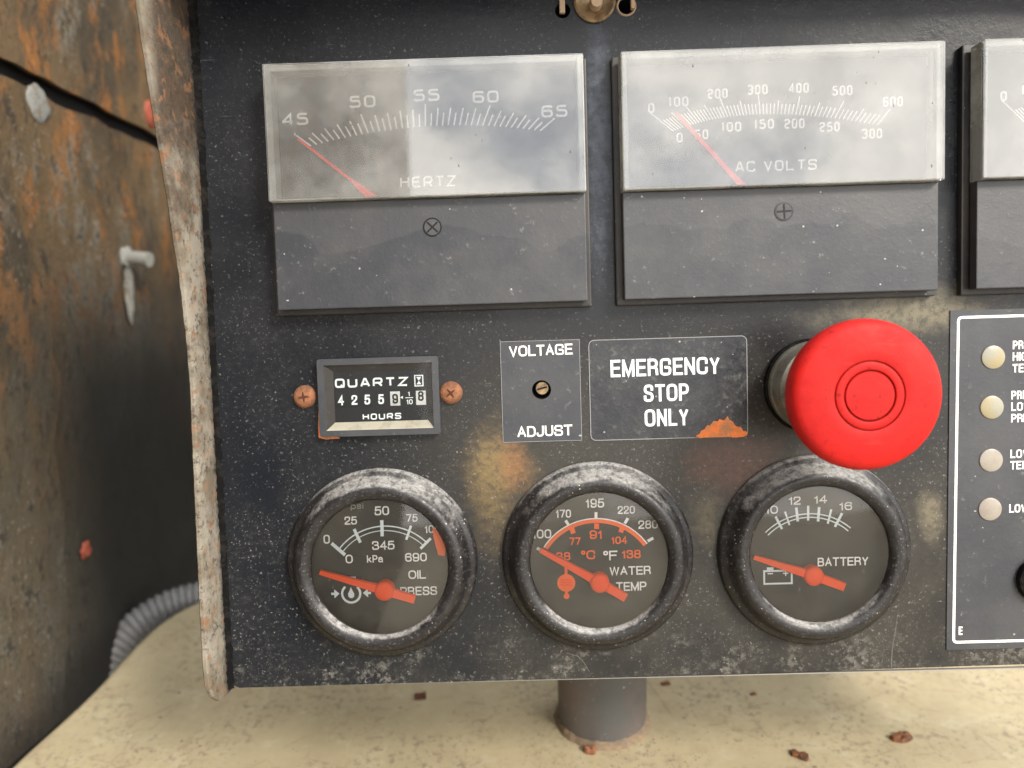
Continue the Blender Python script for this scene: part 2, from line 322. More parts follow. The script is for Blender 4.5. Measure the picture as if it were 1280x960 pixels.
# ------------------------------------------------------------------ geometry helpers (millimetres)
def obj(name, bm, mat, parent=None, smooth=False, loc=None, label=None):
    me = bpy.data.meshes.new(name); bm.to_mesh(me); bm.free()
    me.transform(Matrix.Scale(S, 4))
    for m_ in (mat if isinstance(mat, (list, tuple)) else [mat]): me.materials.append(m_)
    if smooth:
        for p in me.polygons: p.use_smooth = True
        try: me.set_sharp_from_angle(angle=R(38))
        except Exception: pass
    o = bpy.data.objects.new(name, me); C.objects.link(o)
    if parent: o.parent = parent
    else: place(o, loc or (0, 0, 0))
    if label: o['label'] = label
    return o
def place(o, loc):
    o.location = ROT @ (Vector(loc) * S); o.rotation_euler = (LEAN, 0, 0)
def tag(o, label, cat, group=None):
    o['label'] = label; o['category'] = cat
    if group: o['group'] = group
    return o
def thing(name, label, cat, loc=(0, 0, 0), group=None):
    o = bpy.data.objects.new(name, None); C.objects.link(o); o.empty_display_size = 0.01
    place(o, loc); return tag(o, label, cat, group)
def box(x0, x1, y0, y1, z0, z1, bev=0.0, seg=2, bm=None):
    bm2 = bmesh.new(); bmesh.ops.create_cube(bm2, size=1)
    for v in bm2.verts: v.co = Vector((x0 + (v.co.x + .5) * (x1 - x0), y0 + (v.co.y + .5) * (y1 - y0), z0 + (v.co.z + .5) * (z1 - z0)))
    if bev: bmesh.ops.bevel(bm2, geom=bm2.edges[:], offset=bev, segments=seg, profile=.6, affect='EDGES')
    if bm is None: return bm2
    join(bm, bm2); return bm
def join(a, b):
    t = bpy.data.meshes.new('t'); b.to_mesh(t); b.free(); a.from_mesh(t); bpy.data.meshes.remove(t); return a
def lathe(prof, cx=0, cy=0, n=96, close=False, bm=None):
    bm = bm or bmesh.new(); rings = []
    for r, z in prof:
        if r < 1e-6: rings.append([bm.verts.new((cx, cy, z))])
        else: rings.append([bm.verts.new((cx + r * math.cos(2 * PI * k / n), cy + r * math.sin(2 * PI * k / n), z)) for k in range(n)])
    if close: rings.append(rings[0])
    for a, b in zip(rings, rings[1:]):
        for k in range(n):
            k2 = (k + 1) % n
            if len(a) == 1 and len(b) > 1: bm.faces.new((a[0], b[k2], b[k]))
            elif len(b) == 1 and len(a) > 1: bm.faces.new((a[k], a[k2], b[0]))
            elif len(a) > 1: bm.faces.new((a[k], a[k2], b[k2], b[k]))
    bmesh.ops.recalc_face_normals(bm, faces=bm.faces); return bm
def ribbon(pts, wd, z=0, closed=False, bm=None, th=0.0):
    bm = bm or bmesh.new(); pts = [Vector(p[:2]) for p in pts]; n = len(pts)
    wds = wd if isinstance(wd, (list, tuple)) else [wd] * n
    L = []; Q = []
    for i, p in enumerate(pts):
        a = pts[(i - 1) % n] if (closed or i > 0) else None; b = pts[(i + 1) % n] if (closed or i < n - 1) else None
        d1 = (p - a).normalized() if a is not None else (b - p).normalized(); d2 = (b - p).normalized() if b is not None else d1
        t = (d1 + d2); t = t.normalized() if t.length > 1e-6 else d1
        nn = Vector((-t.y, t.x)); c = max(0.45, nn.dot(Vector((-d1.y, d1.x))))
        o_ = nn * wds[i] / 2 / c
        L.append(p + o_); Q.append(p - o_)
    vl = [bm.verts.new((q.x, q.y, z)) for q in L]; vr = [bm.verts.new((q.x, q.y, z)) for q in Q]
    for i in range(n if closed else n - 1):
        j = (i + 1) % n; bm.faces.new((vl[i], vr[i], vr[j], vl[j]))
    return bm
def rounded(pts, r, closed, seg=4):
    out = []; n = len(pts)
    for i, p in enumerate(pts):
        p = Vector(p)
        if not closed and i in (0, n - 1): out.append(p); continue
        a = Vector(pts[(i - 1) % n]); b = Vector(pts[(i + 1) % n])
        da, db = (a - p), (b - p); rr = min(r, da.length * .48, db.length * .48)
        pa, pb = p + da.normalized() * rr, p + db.normalized() * rr
        for k in range(seg + 1):
            t = k / seg; out.append(pa * (1 - t) ** 2 + p * 2 * t * (1 - t) + pb * t ** 2)
    return out
G = {'0': [([(0, 0), (1, 0), (1, 1), (0, 1)], 1)], '1': [([(.25, .8), (.6, 1), (.6, 0)], 0)],
     '2': [([(0, .78), (0, 1), (1, 1), (1, .52), (0, .5), (0, 0), (1, 0)], 0)],
     '3': [([(0, .82), (0, 1), (1, 1), (1, 0), (0, 0), (0, .18)], 0), ([(.25, .52), (1, .52)], 0)],
     '4': [([(.78, 0), (.78, 1), (0, .32), (0, .27), (1, .27)], 0)],
     '5': [([(.97, 1), (.03, 1), (.03, .58), (1, .58), (1, 0), (0, 0), (0, .18)], 0)],
     '6': [([(.97, .85), (.97, 1), (0, 1), (0, 0), (1, 0), (1, .57), (0, .57)], 0)],
     '8': [([(0, 0), (1, 0), (1, 1), (0, 1)], 1), ([(0, .52), (1, .52)], 0)],
     '9': [([(1, .43), (0, .43), (0, 1), (1, 1), (1, 0), (.03, 0), (.03, .15)], 0)],
     'H': [([(0, 0), (0, 1)], 0), ([(1, 0), (1, 1)], 0), ([(0, .52), (1, .52)], 0)],
     'E': [([(1, 1), (0, 1), (0, 0), (1, 0)], 0), ([(0, .52), (.9, .52)], 0)],
     'R': [([(0, 0), (0, 1), (1, 1), (1, .42), (0, .42)], 0), ([(.6, .42), (1, 0)], 0)],
     'T': [([(0, 1), (1, 1)], 0), ([(.5, 1), (.5, 0)], 0)], 'Z': [([(0, 1), (1, 1), (0, 0), (1, 0)], 0)],
     'A': [([(0, 0), (.42, 1), (.58, 1), (1, 0)], 0), ([(.16, .3), (.84, .3)], 0)],
     'C': [([(1, .75), (1, 1), (0, 1), (0, 0), (1, 0), (1, .25)], 0)], 'V': [([(0, 1), (.5, 0), (1, 1)], 0)],
     'L': [([(0, 1), (0, 0), (1, 0)], 0)], 'S': [([(1, .8), (1, 1), (0, 1), (0, .55), (1, .5), (1, 0), (0, 0), (0, .2)], 0)],
     'Q': [([(0, 0), (1, 0), (1, 1), (0, 1)], 1), ([(.6, .25), (1.05, -.05)], 0)], 'U': [([(0, 1), (0, 0), (1, 0), (1, 1)], 0)]}
G['O'] = G['0']; G['D'] = G['0']
SHARP = set('ZVAT4HL')
def squareset(text, cx, cy, wd, ht, z, sw, bm=None):
    """wide square-shouldered lettering as used on the meter scales"""
    bm = bm or bmesh.new()
    ws = [0.55 if c == '1' else (0.45 if c == ' ' else 1.0) for c in text]; gap = 0.28
    tot = sum(ws) + gap * (len(text) - 1); k = wd / tot; x = cx - wd / 2
    for c, w_ in zip(text, ws):
        if c != ' ':
            i_ = sw / 2; gw = w_ * k - sw; gh = ht - sw
            for n_, (pl, cl) in enumerate(G[c]):
                q = [(x + i_ + a * gw, cy - ht / 2 + i_ + b * gh) for a, b in pl]
                if c not in SHARP: q = rounded(q, ht * .24, cl)
                ribbon(q, sw, z + 0.012 * n_, bool(cl), bm)
        x += (w_ + gap) * k
    return bm
RD = 9   # marks a round stroke (corners rounded as far as they go)
H = {'A': [([(0, 0), (.5, 1), (1, 0)], 0), ([(.2, .33), (.8, .33)], 0)], 'B': [([(0, 0), (0, 1)], 0), ([(0, 1), (.93, 1), (.93, .54), (0, .54)], 2), ([(0, .54), (1, .54), (1, 0), (0, 0)], 2)],
     'C': [([(1, .70), (1, 1), (0, 1), (0, 0), (1, 0), (1, .32)], 2)], 'D': [([(0, 0), (0, 1)], 0), ([(0, 1), (1, 1), (1, 0), (0, 0)], 2)],
     'E': [([(1, 1), (0, 1), (0, 0), (1, 0)], 0), ([(0, .52), (.9, .52)], 0)], 'F': [([(.95, 1), (0, 1), (0, 0)], 0), ([(0, .52), (.8, .52)], 0)],
     'G': [([(.97, .74), (.97, 1), (0, 1), (0, 0), (1, 0), (1, .47), (.52, .47)], 3)], 'H': [([(0, 0), (0, 1)], 0), ([(1, 0), (1, 1)], 0), ([(0, .52), (1, .52)], 0)],
     'I': [([(0, 0), (0, 1)], 0)], 'J': [([(1, 1), (1, 0), (0, 0), (0, .26)], 2)], 'L': [([(0, 1), (0, 0), (1, 0)], 0)],
     'M': [([(0, 0), (0, 1)], 0), ([(0, 1), (.5, .02), (1, 1)], 0), ([(1, 1), (1, 0)], 0)], 'N': [([(0, 0), (0, 1)], 0), ([(0, 1), (1, 0)], 0), ([(1, 1), (1, 0)], 0)],
     'O': [([(0, 0), (1, 0), (1, 1), (0, 1)], 1)], 'P': [([(0, 0), (0, 1)], 0), ([(0, 1), (1, 1), (1, .44), (0, .44)], 2)],
     'R': [([(0, 0), (0, 1)], 0), ([(0, 1), (.95, 1), (.95, .5), (0, .5)], 2), ([(.45, .5), (.95, .45), (1, 0)], 2)],
     'S': [([(.97, .76), (.97, 1), (.02, 1), (.02, .54), (1, .48), (1, 0), (0, 0), (0, .26)], 2)], 'T': [([(0, 1), (1, 1)], 0), ([(.5, 1), (.5, 0)], 0)],
     'U': [([(0, 1), (0, 0), (1, 0), (1, 1)], 2)], 'V': [([(0, 1), (.5, 0), (1, 1)], 0)], 'W': [([(0, 1), (.24, 0), (.5, 1), (.76, 0), (1, 1)], 0)],
     'Y': [([(0, 1), (.5, .42), (1, 1)], 0), ([(.5, .42), (.5, 0)], 0)], 'k': [([(0, 0), (0, 1)], 0), ([(.85, .68), (.1, .3)], 0), ([(.35, .42), (.95, 0)], 0)],
     'a': [([(.05, .5), (.05, .68), (.9, .68), (.9, 0)], 2), ([(.9, .42), (0, .42), (0, 0), (.9, .05)], 2)],
     'p': [([(0, .7), (0, -.28)], 0), ([(0, .7), (.9, .7), (.9, 0), (0, 0)], 2)], 's': [([(.85, .55), (.85, .7), (0, .7), (0, .36), (.85, .34), (.85, 0), (0, 0), (0, .14)], 2)],
     'i': [([(0, 0), (0, .68)], 0), ([(0, .95), (0, .96)], 0)],
     '0': [([(0, 0), (1, 0), (1, 1), (0, 1)], 1)], '1': [([(0, .72), (.55, .78), (.75, 1), (.75, 0)], 4)], '2': [([(0, .68), (0, 1), (1, 1), (1, .58), (0, .12), (0, 0)], 2), ([(0, 0), (1, 0)], 0)],
     '3': [([(0, .76), (0, 1), (.93, 1), (.93, .54), (.4, .54)], 2), ([(.4, .54), (1, .54), (1, 0), (0, 0), (0, .26)], 2)], '4': [([(.74, 0), (.74, 1), (0, .3), (1, .3)], 0)],
     '5': [([(.92, 1), (.15, 1), (.05, .5)], 0), ([(.05, .48), (.25, .62), (1, .62), (1, 0), (0, 0), (0, .22)], 2)], '6': [([(.95, .78), (.95, 1), (0, 1), (0, 0), (1, 0), (1, .58), (0, .58)], 2)],
     '7': [([(0, 1), (1, 1), (.35, 0)], 0)], '8': [([(.04, .53), (.96, .53), (.96, 1), (.04, 1)], 1), ([(0, 0), (1, 0), (1, .53), (0, .53)], 1)],
     '9': [([(1, .42), (0, .42), (0, 1), (1, 1), (1, 0), (.05, 0), (.05, .22)], 2)], '\u00b0': [([(0, .62), (1, .62), (1, 1), (0, 1)], 1)]}
WID = {'I': .0, 'i': .0, '1': .5, 'M': 1.25, 'W': 1.5, ' ': .3, '\u00b0': .42, 's': .85, 'O': 1.12, 'G': 1.12, 'C': 1.08, 'V': 1.05, 'A': 1.05, 'L': .85, 'J': .8, 'F': .9, 'E': .93}
def textbm(text, cx, cy, wd, ht, z, bold=0.0, rot=0.0):
    """plain grotesque lettering drawn with even strokes"""
    bm = bmesh.new(); sw = ht * (.125 + bold * 1.5); ws = [WID.get(c, 1.0) for c in text]
    gap = sw * 1.0 + ht * .10; k = (wd - sw - (len(text) - 1) * gap) / max(.01, sum(ws)); x = -wd / 2 + sw / 2; gh = ht - sw
    ca, sa = math.cos(rot), math.sin(rot)
    for c, w_ in zip(text, ws):
        for n_, (pl, cl) in enumerate(H.get(c, [])):
            gw = w_ * k; q = [Vector((x + a * gw, -ht / 2 + sw / 2 + b * gh)) for a, b in pl]
            if cl != 1 and len(q) > 1:
                for e0, e1 in ((0, 1), (-1, -2)):
                    d = (q[e0] - q[e1])
                    if abs(d.x * d.y) > 1e-6 and c in 'MNWY': continue
                    q[e0] = q[e0] + d.normalized() * sw * (.5 if abs(d.x * d.y) < 1e-6 else .25) if d.length > 0 else q[e0]
            if cl: q = rounded(q, (gw or ht) * (.5 if cl < 3 else .36), cl == 1, 7)
            q = [(cx + p.x * ca - p.y * sa, cy + p.x * sa + p.y * ca) for p in q]
            ribbon(q, sw, z + 0.012 * n_, cl == 1, bm)
        x += w_ * k + gap
    return bm
def plate_holes(outline, holes, z0, z1):
    cu = bpy.data.curves.new('p', 'CURVE'); cu.dimensions = '2D'; cu.fill_mode = 'BOTH'; cu.extrude = (z1 - z0) / 2; cu.resolution_u = 1
    for pts in [outline] + holes:
        sp = cu.splines.new('POLY'); sp.points.add(len(pts) - 1); sp.use_cyclic_u = True
        for q, p in zip(sp.points, pts): q.co = (p[0], p[1], 0, 1)
    o = bpy.data.objects.new('p', cu); C.objects.link(o)
    dg = bpy.context.evaluated_depsgraph_get(); me = bpy.data.meshes.new_from_object(o.evaluated_get(dg))
    bpy.data.objects.remove(o); bpy.data.curves.remove(cu)
    bm = bmesh.new(); bm.from_mesh(me); bpy.data.meshes.remove(me)
    for v in bm.verts: v.co.z += (z0 + z1) / 2
    bmesh.ops.recalc_face_normals(bm, faces=bm.faces)
    return bm
def circ(cx, cy, r, n=64): return [(cx + r * math.cos(2 * PI * k / n), cy + r * math.sin(2 * PI * k / n)) for k in range(n)]
def rect(x0, x1, y0, y1, r=0): 
    q = [(x0, y0), (x1, y0), (x1, y1), (x0, y1)]
    return [tuple(p) for p in rounded(q, r, True, 5)] if r else q
def poly(pts, z, bm=None, th=0.0, jag=0):
    bm = bm or bmesh.new(); f = bm.faces.new([bm.verts.new((p[0], p[1], z)) for p in pts])
    if th:
        r = bmesh.ops.extrude_face_region(bm, geom=[f])
        for v in r['geom']:
            if isinstance(v, bmesh.types.BMVert): v.co.z += th
        bmesh.ops.recalc_face_normals(bm, faces=bm.faces)
    return bm
def tube(pts, rad, n=12, bm=None, caps=True):
    bm = bm or bmesh.new(); pts = [Vector(p) for p in pts]; rads = rad if isinstance(rad, (list, tuple)) else [rad] * len(pts)
    up = Vector((0, 0, 1)); rings = []
    for i, p in enumerate(pts):
        d = (pts[min(i + 1, len(pts) - 1)] - pts[max(i - 1, 0)]).normalized()
        if abs(d.dot(up)) > .95: up = Vector((0, 1, 0))
        a = d.cross(up).normalized(); b = d.cross(a).normalized(); up = -b
        rings.append([bm.verts.new(p + rads[i] * (a * math.cos(2 * PI * k / n) + b * math.sin(2 * PI * k / n))) for k in range(n)])
    for r0, r1 in zip(rings, rings[1:]):
        for k in range(n): bm.faces.new((r0[k], r0[(k + 1) % n], r1[(k + 1) % n], r1[k]))
    if caps: bm.faces.new(rings[0]); bm.faces.new(rings[-1])
    bmesh.ops.recalc_face_normals(bm, faces=bm.faces); return bm
def lump(rx, ry, rz, seed, cx=0, cy=0, cz=0, sub=3, amp=0.35):
    bm = bmesh.new(); bmesh.ops.create_icosphere(bm, subdivisions=sub, radius=1)
    for v in bm.verts:
        k = 1 + amp * mn.noise(v.co * 1.6 + Vector((seed, 0, 0))) + amp * .5 * mn.noise(v.co * 4 + Vector((0, seed, 0)))
        v.co = Vector((cx + v.co.x * rx * k, cy + v.co.y * ry * k, cz + v.co.z * rz * k))
    return bm
def cyl(cx, cy, r, z0, z1, n=32, bev=0.0):
    b = bev or min(r, z1 - z0) * .1
    return lathe([(r, z0), (r, z1 - b), (r - b, z1), (0, z1)], cx, cy, n)

# ------------------------------------------------------------------ the setting
T10 = math.tan(R(10)); DK0 = -172.157                    # height of the deck where the post stands (z = -60)
def deck_y(z): return DK0 - (z + 60) * T10
# ground far below
bm = bmesh.new(); bmesh.ops.create_grid(bm, x_segments=8, y_segments=8, size=60000)
g = obj('ground', bm, M['ground']); g.rotation_euler = (0, 0, 0); g.location = (0, 0, -1.35); g['kind'] = 'structure'

def build_deck():
    """cream steel top: left edge rolls over, rear left corner is rounded; local frame: x right, y back (world), z up"""
    bm = bmesh.new()
    # outline of the left edge in (x, depth behind the post foot plane), from front to back, then the rounded corner
    def wpt(p):                                          # panel mm -> world mm
        return ROT @ Vector(p)
    L = [wpt(p) for p in [(-220.3, -177.9, -27.6), (-219.5, -172.4, -58.8), (-215.3, -168.7, -79.8), (-210.7, -163.2, -110.9), (-210.2, -157.9, -141.0), (-208.3, -153.8, -163.9), (-202.2, -150.9, -180.4), (-190.5, -148.3, -195.1), (-159.4, -146.6, -204.9), (-101.4, -146.3, -206.7)]]
    zt = L[0].z
    # resample
    P2 = [Vector((l.x, l.y)) for l in L]
    P2 = [Vector((P2[0].x - 12, P2[0].y - 200))] + P2 + [Vector((380, P2[-1].y + 6))]
    # edge polyline -> rolled skirt
    sm = []
    for i in range(len(P2) - 1):
        for k in range(6):
            t = k / 6; p0 = P2[max(i - 1, 0)]; p1 = P2[i]; p2 = P2[i + 1]; p3 = P2[min(i + 2, len(P2) - 1)]
            sm.append(0.5 * ((2 * p1) + (p2 - p0) * t + (2 * p0 - 5 * p1 + 4 * p2 - p3) * t * t + (3 * p1 - p0 - 3 * p2 + p3) * t ** 3))
    sm.append(P2[-1])
    rs = [sm[0]]                                         # even spacing, then smoothed, so the roll never folds over itself
    for p in sm[1:]:
        while (p - rs[-1]).length > 6: rs.append(rs[-1] + (p - rs[-1]).normalized() * 6)
    for _ in range(6): rs = [rs[0]] + [(rs[i - 1] + 2 * rs[i] + rs[i + 1]) / 4 for i in range(1, len(rs) - 1)] + [rs[-1]]
    sm = rs; rows = []; rr = 5.0
    for i, p in enumerate(sm):
        d = (sm[min(i + 1, len(sm) - 1)] - sm[max(i - 1, 0)]).normalized(); nn = Vector((-d.y, d.x))   # outward (left / back)
        row = [bm.verts.new((p.x - nn.x * 6, p.y - nn.y * 6, 0))]
        for k in range(7):
            a = PI / 2 * k / 6; q = p + nn * (rr * math.sin(a) - rr)
            row.append(bm.verts.new((q.x, q.y, -rr * (1 - math.cos(a)))))
        row.append(bm.verts.new((p.x, p.y, -40))); rows.append(row)
    for a, b in zip(rows, rows[1:]):
        for k in range(len(a) - 1): bm.faces.new((a[k], a[k + 1], b[k + 1], b[k]))
    inner = [r[0] for r in rows]
    loop = inner + [bm.verts.new((420, inner[-1].co.y, 0)), bm.verts.new((420, inner[0].co.y, 0))]
    mid = bm.verts.new((60, 0, 0))
    for k in range(len(loop)): bm.faces.new((loop[k], loop[(k + 1) % len(loop)], mid))
    # front skirt
    bmesh.ops.remove_doubles(bm, verts=bm.verts, dist=0.01)
    bmesh.ops.recalc_face_normals(bm, faces=bm.faces)
    me = bpy.data.meshes.new('machine_top'); bm.to_mesh(me); bm.free(); me.transform(Matrix.Scale(S, 4)); me.materials.append(M['deck'])
    for p in me.polygons: p.use_smooth = p.normal.z < 0.9995
    me.set_sharp_from_angle(angle=R(50))
    o = bpy.data.objects.new('machine_top', me); C.objects.link(o); o.location = (0, 0, zt * S); o['kind'] = 'structure'
    return zt * S
DECK_Z = build_deck()

# rusty wall: world-ish frame x = -235 mm; local y = depth away from the viewer, z = up the panel
def wall_plate(name, outline, x, th, seed, parent=None, amp=1.2, kind=True, mat='wall'):
    """plate in the plane x, outline in (panel z, panel y); its surface dented and pitted"""
    bm = bmesh.new()
    z0 = min(p[0] for p in outline); z1 = max(p[0] for p in outline); y0 = min(p[1] for p in outline); y1 = max(p[1] for p in outline)
    vs_ = [bm.verts.new((p[0], p[1], 0)) for p in outline]; f = bm.faces.new(vs_)
    bmesh.ops.triangulate(bm, faces=[f])
    for ax, lo, hi in ((0, z0, z1), (1, y0, y1)):
        k = lo + 12
        while k < hi:
            no = (1, 0, 0) if ax == 0 else (0, 1, 0); co = (k, 0, 0) if ax == 0 else (0, k, 0)
            bmesh.ops.bisect_plane(bm, geom=bm.verts[:] + bm.edges[:] + bm.faces[:], plane_co=co, plane_no=no); k += 12
    r = bmesh.ops.extrude_face_region(bm, geom=bm.faces[:])
    top = {v for v in r['geom'] if isinstance(v, bmesh.types.BMVert)}
    for v in bm.verts:
        zz, yy = v.co.x, v.co.y; h = th if v in top else 0
        if v in top: h += amp * (mn.noise(Vector((zz * .03, yy * .03, seed))) + .5 * mn.noise(Vector((zz * .11, yy * .08, seed))))
        v.co = Vector((x + h, -zz, yy))                  # local: y = -panel z, z = panel y
    bmesh.ops.recalc_face_normals(bm, faces=bm.faces)
    me = bpy.data.meshes.new(name); bm.to_mesh(me); bm.free(); me.transform(Matrix.Scale(S, 4)); me.materials.append(M[mat])
    for p in me.polygons: p.use_smooth = True
    me.set_sharp_from_angle(angle=R(30))
    o = bpy.data.objects.new(name, me); C.objects.link(o)
    o.rotation_euler = (R(-10), 0, 0)
    if parent: o.parent = parent; o.rotation_euler = (0, 0, 0)
    return o
wall = thing('steel_wall', 'corroded brown steel wall standing left of the control box', 'wall', (0, 0, 0))
wall.rotation_euler = (R(-10), 0, 0); 
seam0 = [(-88.6, 135.6), (-109.1, 135.5), (-173.5, 136.7), (-260.9, 138.1), (-316.3, 138.0)]
seam = []
for (za, ya), (zb, yb) in zip(seam0[:-1], seam0[1:]):
    for k in range(6): seam.append((za + (zb - za) * k / 6, ya + (yb - ya) * k / 6 + random.uniform(-.9, .9)))
seam.append(seam0[-1])
up_o = [(1500, seam[0][1] + 2), (seam[0][0], seam[0][1])] + seam[1:] + [(-430, 140), (-430, 700), (1500, 700)]  # plates lengthened unseen past the camera to shape the reflections
lo_o = [(1500, seam[0][1] - 9), (seam[0][0], seam[0][1] - 9)] + [(a, b - 8 + 1.4 * mn.noise(Vector((a * .08, 3, 9))) + random.uniform(-.8, .8)) for a, b in seam[1:]] + [(-430, 131), (-430, -500), (1500, -500)]
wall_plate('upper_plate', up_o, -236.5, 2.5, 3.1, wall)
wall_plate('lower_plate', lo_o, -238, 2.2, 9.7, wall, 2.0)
wall_plate('backing_strip', [(1500, 112), (-430, 112), (-430, 160), (1500, 160)], -243, 1.5, 5.2, wall, 0.3, mat='black')
# near thicker crust plate at the far left, its ragged edge falls off at about one sixth of the way in
crust = [(1500, (-95.1, 3.4)[1] + 6)] + [(-102.0, 68.9), (-111.8, 55.8), (-124.3, 34.3), (-127.5, 22.8), (-131.3, 11.0), (-128.7, -0.9), (-135.3, -13.2), (-130.4, -33.0), (-124.8, -48.3), (-129.0, -81.3), (-121.7, -111.8), (-125.9, -146.0), (-116.5, -182.7)] + [(1500, -200)]
wall_plate('scale_crust', crust, -233.6, 1.6, 2.2, wall, 1.0)
# added black sheet that keeps the gap behind the box dark
bm = bmesh.new(); bmesh.ops.create_grid(bm, x_segments=30, y_segments=30, size=1)
for v in bm.verts: v.co = Vector((60 + v.co.x * 420, 60 + v.co.y * 640, 1.5 * mn.noise(v.co * 4)))
b = obj('rear_dark_sheet', bm, M['black'], None, True, loc=(0, 0, -430)); b['kind'] = 'structure'

def on_wall(name, bm, mat, z, y, label=None, cat=None, h=0.0):
    me = bpy.data.meshes.new(name); bm.to_mesh(me); bm.free(); me.transform(Matrix.Scale(S, 4)); me.materials.append(mat)
    for p in me.polygons: p.use_smooth = True
    o = bpy.data.objects.new(name, me); C.objects.link(o); o.location = ROT @ (Vector((-235 + h, y, z)) * S); o.rotation_euler = (LEAN, 0, 0)
    if cat: tag(o, label, cat)
    return o
p = (-135.7, 121.7)
bm = lump(1.3, 9.5, 8.5, 4, amp=.22); on_wall('bolt_head', bm, M['chip'], p[0], p[1], 'flat grey painted bolt head on the rusty wall just under the dark seam', 'bolt')
p = (-252.5, 149.7)
bm = lump(2.5, 8, 8, 8, amp=.3); on_wall('bolt_head', bm, M['redpaint'], p[0], p[1], 'red painted bolt head on the rusty wall beside the cream lip', 'bolt', 1)
p = (-212.9, 54.1)
t = thing('wall_peg', 'whitish stub bolt poking out of the wall below the seam, with pale streak', 'bolt', (-235, p[1], p[0]))
obj('shank', tube([(-2, 0, 0), (6, -.5, 1), (15, -2, 2)], [4.5, 4, 4.4], 14), M['peg'], t, True)
obj('washer', lump(2.5, 7, 6.5, 14, amp=.4), M['peg'], t, True)
obj('streak', lump(1.2, 16, 4.5, 6, 0.5, -20, 0, amp=.5), M['chip'], t, True)
p = (-149.6, -106.8)
on_wall('paint_flake', lump(.8, 4.5, 3.5, 21, amp=.8), M['redpaint'], p[0], p[1], 'small red paint flake low on the rusty wall above the hose', 'paint flake', 1)

# ------------------------------------------------------------------ control box
box_t = thing('control_box', 'black painted control box face with a cream edged side lip, all the instruments in it', 'control panel')
GC = [(-47.6, -73.3), (23.4, -73.1), (94.2, -73.0)]
HM = (-62.9, -29.4, -29.6, -7.0)             # hour meter opening
outline = [(-100.6, 113), (-100.2, 0), (-100.0, -112)] + [(-99.4, -114.3), (-97.6, -115)] + [(60, -114.5), (200, -113.2), (200, 113)]
holes = [circ(x, y, 25.6, 72) for x, y in GC] + [rect(HM[0], HM[1], HM[2], HM[3]), circ(6.5, -17.7, 3.1, 32),
         circ(16.5, 102.3, 2.4, 20), circ(36.6, 102.7, 2.6, 20)]
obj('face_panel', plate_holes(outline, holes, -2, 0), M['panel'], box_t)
# side flange whose front edge sweeps forward towards the top
prof = [(118, 36), (108, 35.5), (97, 34), (80, 31), (62, 27.5), (45, 23), (26, 18.5), (5, 15), (-12, 14), (-40, 15), (-75, 15.8), (-100, 16.2), (-107, 15.5), (-112, 13), (-115.5, 8), (-116.2, 2), (-116.2, -92)]
bm = bmesh.new(); fr = []
# fine steps and a slightly ragged edge
pf = []
for (a, za), (b_, zb) in zip(prof[:-1], prof[1:]):
    n_ = max(1, int(abs(a - b_) / 1.2))
    for k in range(n_): pf.append((a + (b_ - a) * k / n_, za + (zb - za) * k / n_))
pf.append(prof[-1])
def lipz(i, y, z): return z + (0.22 * mn.noise(Vector((y * .5, 3.3, 0))) + 0.5 * mn.noise(Vector((y * .08, 1, 0))) if z > 1 else 0)
nx = 14
for side, x in ((0, -100.9), (1, -102.9)):
    rows = []
    for i, (y, z) in enumerate(pf):
        zz = lipz(i, y, z); xo = 0.15 * mn.noise(Vector((y * .3, side * 5, 1)))
        xx = x - 0.9 * max(0, (y - 60)) / 50
        r_ = [bm.verts.new((xx, y, -92)), bm.verts.new((xx, y, min(-1, zz - 1)))]
        if side == 0: r_ += [bm.verts.new((xx + xo * .6, y, max(-.9, zz * .4))), bm.verts.new((xx + xo, y, max(-.8, zz - .7))), bm.verts.new((xx - .5 + xo, y, max(-.5, zz)))]
        else: r_ += [bm.verts.new((xx, y, max(-.9, zz * .4))), bm.verts.new((xx + xo, y, max(-.8, zz - .7))), bm.verts.new((xx + .5 + xo, y, max(-.5, zz)))]
        rows.append(r_)
    for a, b_ in zip(rows, rows[1:]):
        for k in range(4):
            bm.faces.new((a[k], a[k + 1], b_[k + 1], b_[k]))
    fr.append([r_[-1] for r_ in rows])
for i in range(len(fr[0]) - 1): bm.faces.new((fr[0][i], fr[1][i], fr[1][i + 1], fr[0][i + 1]))
bmesh.ops.recalc_face_normals(bm, faces=bm.faces)
obj('side_lip', bm, M['lip'], box_t, True, label='cream lip with chipped rusty edge, brown with grime at the top')
obj('top_hood', box(-101, 200, 116, 118, -92, 34), M['panel'], box_t)
obj('worn_edge', box(-97, 200, -115.3, -115.02, -1.9, -.7), M['faint'], box_t)
obj('bottom_flange', box(-99, 200, -112.6, -110.8, -92, -2.2), M['panel'], box_t)
obj('back_cover', box(-99, 200, -110, 115, -93.5, -92), M['black'], box_t)
# ragged black sealant along the corner of lip and panel
bm = bmesh.new(); n_ = 220; prev = None
for i in range(n_ + 1):
    y = 114 - 229 * i / n_; w1 = 1.1 + .9 * abs(mn.noise(Vector((y * .9, 0, 7)))) + .5 * abs(mn.noise(Vector((y * 3, 0, 2))))
    x0 = -101.0 - 0.9 * max(0, y - 60) / 50
    hh = 1.2 + 2.4 * abs(mn.noise(Vector((y * 1.3, 4, 0))))
    row = [bm.verts.new((x0, y, hh)), bm.verts.new((x0 + w1 * .5, y, .9)), bm.verts.new((-100.6 + w1, y, .08))]
    if prev: 
        for k in range(2): bm.faces.new((prev[k], prev[k + 1], row[k + 1], row[k]))
    prev = row
obj('corner_sealant', bm, M['gasket'], box_t, True)
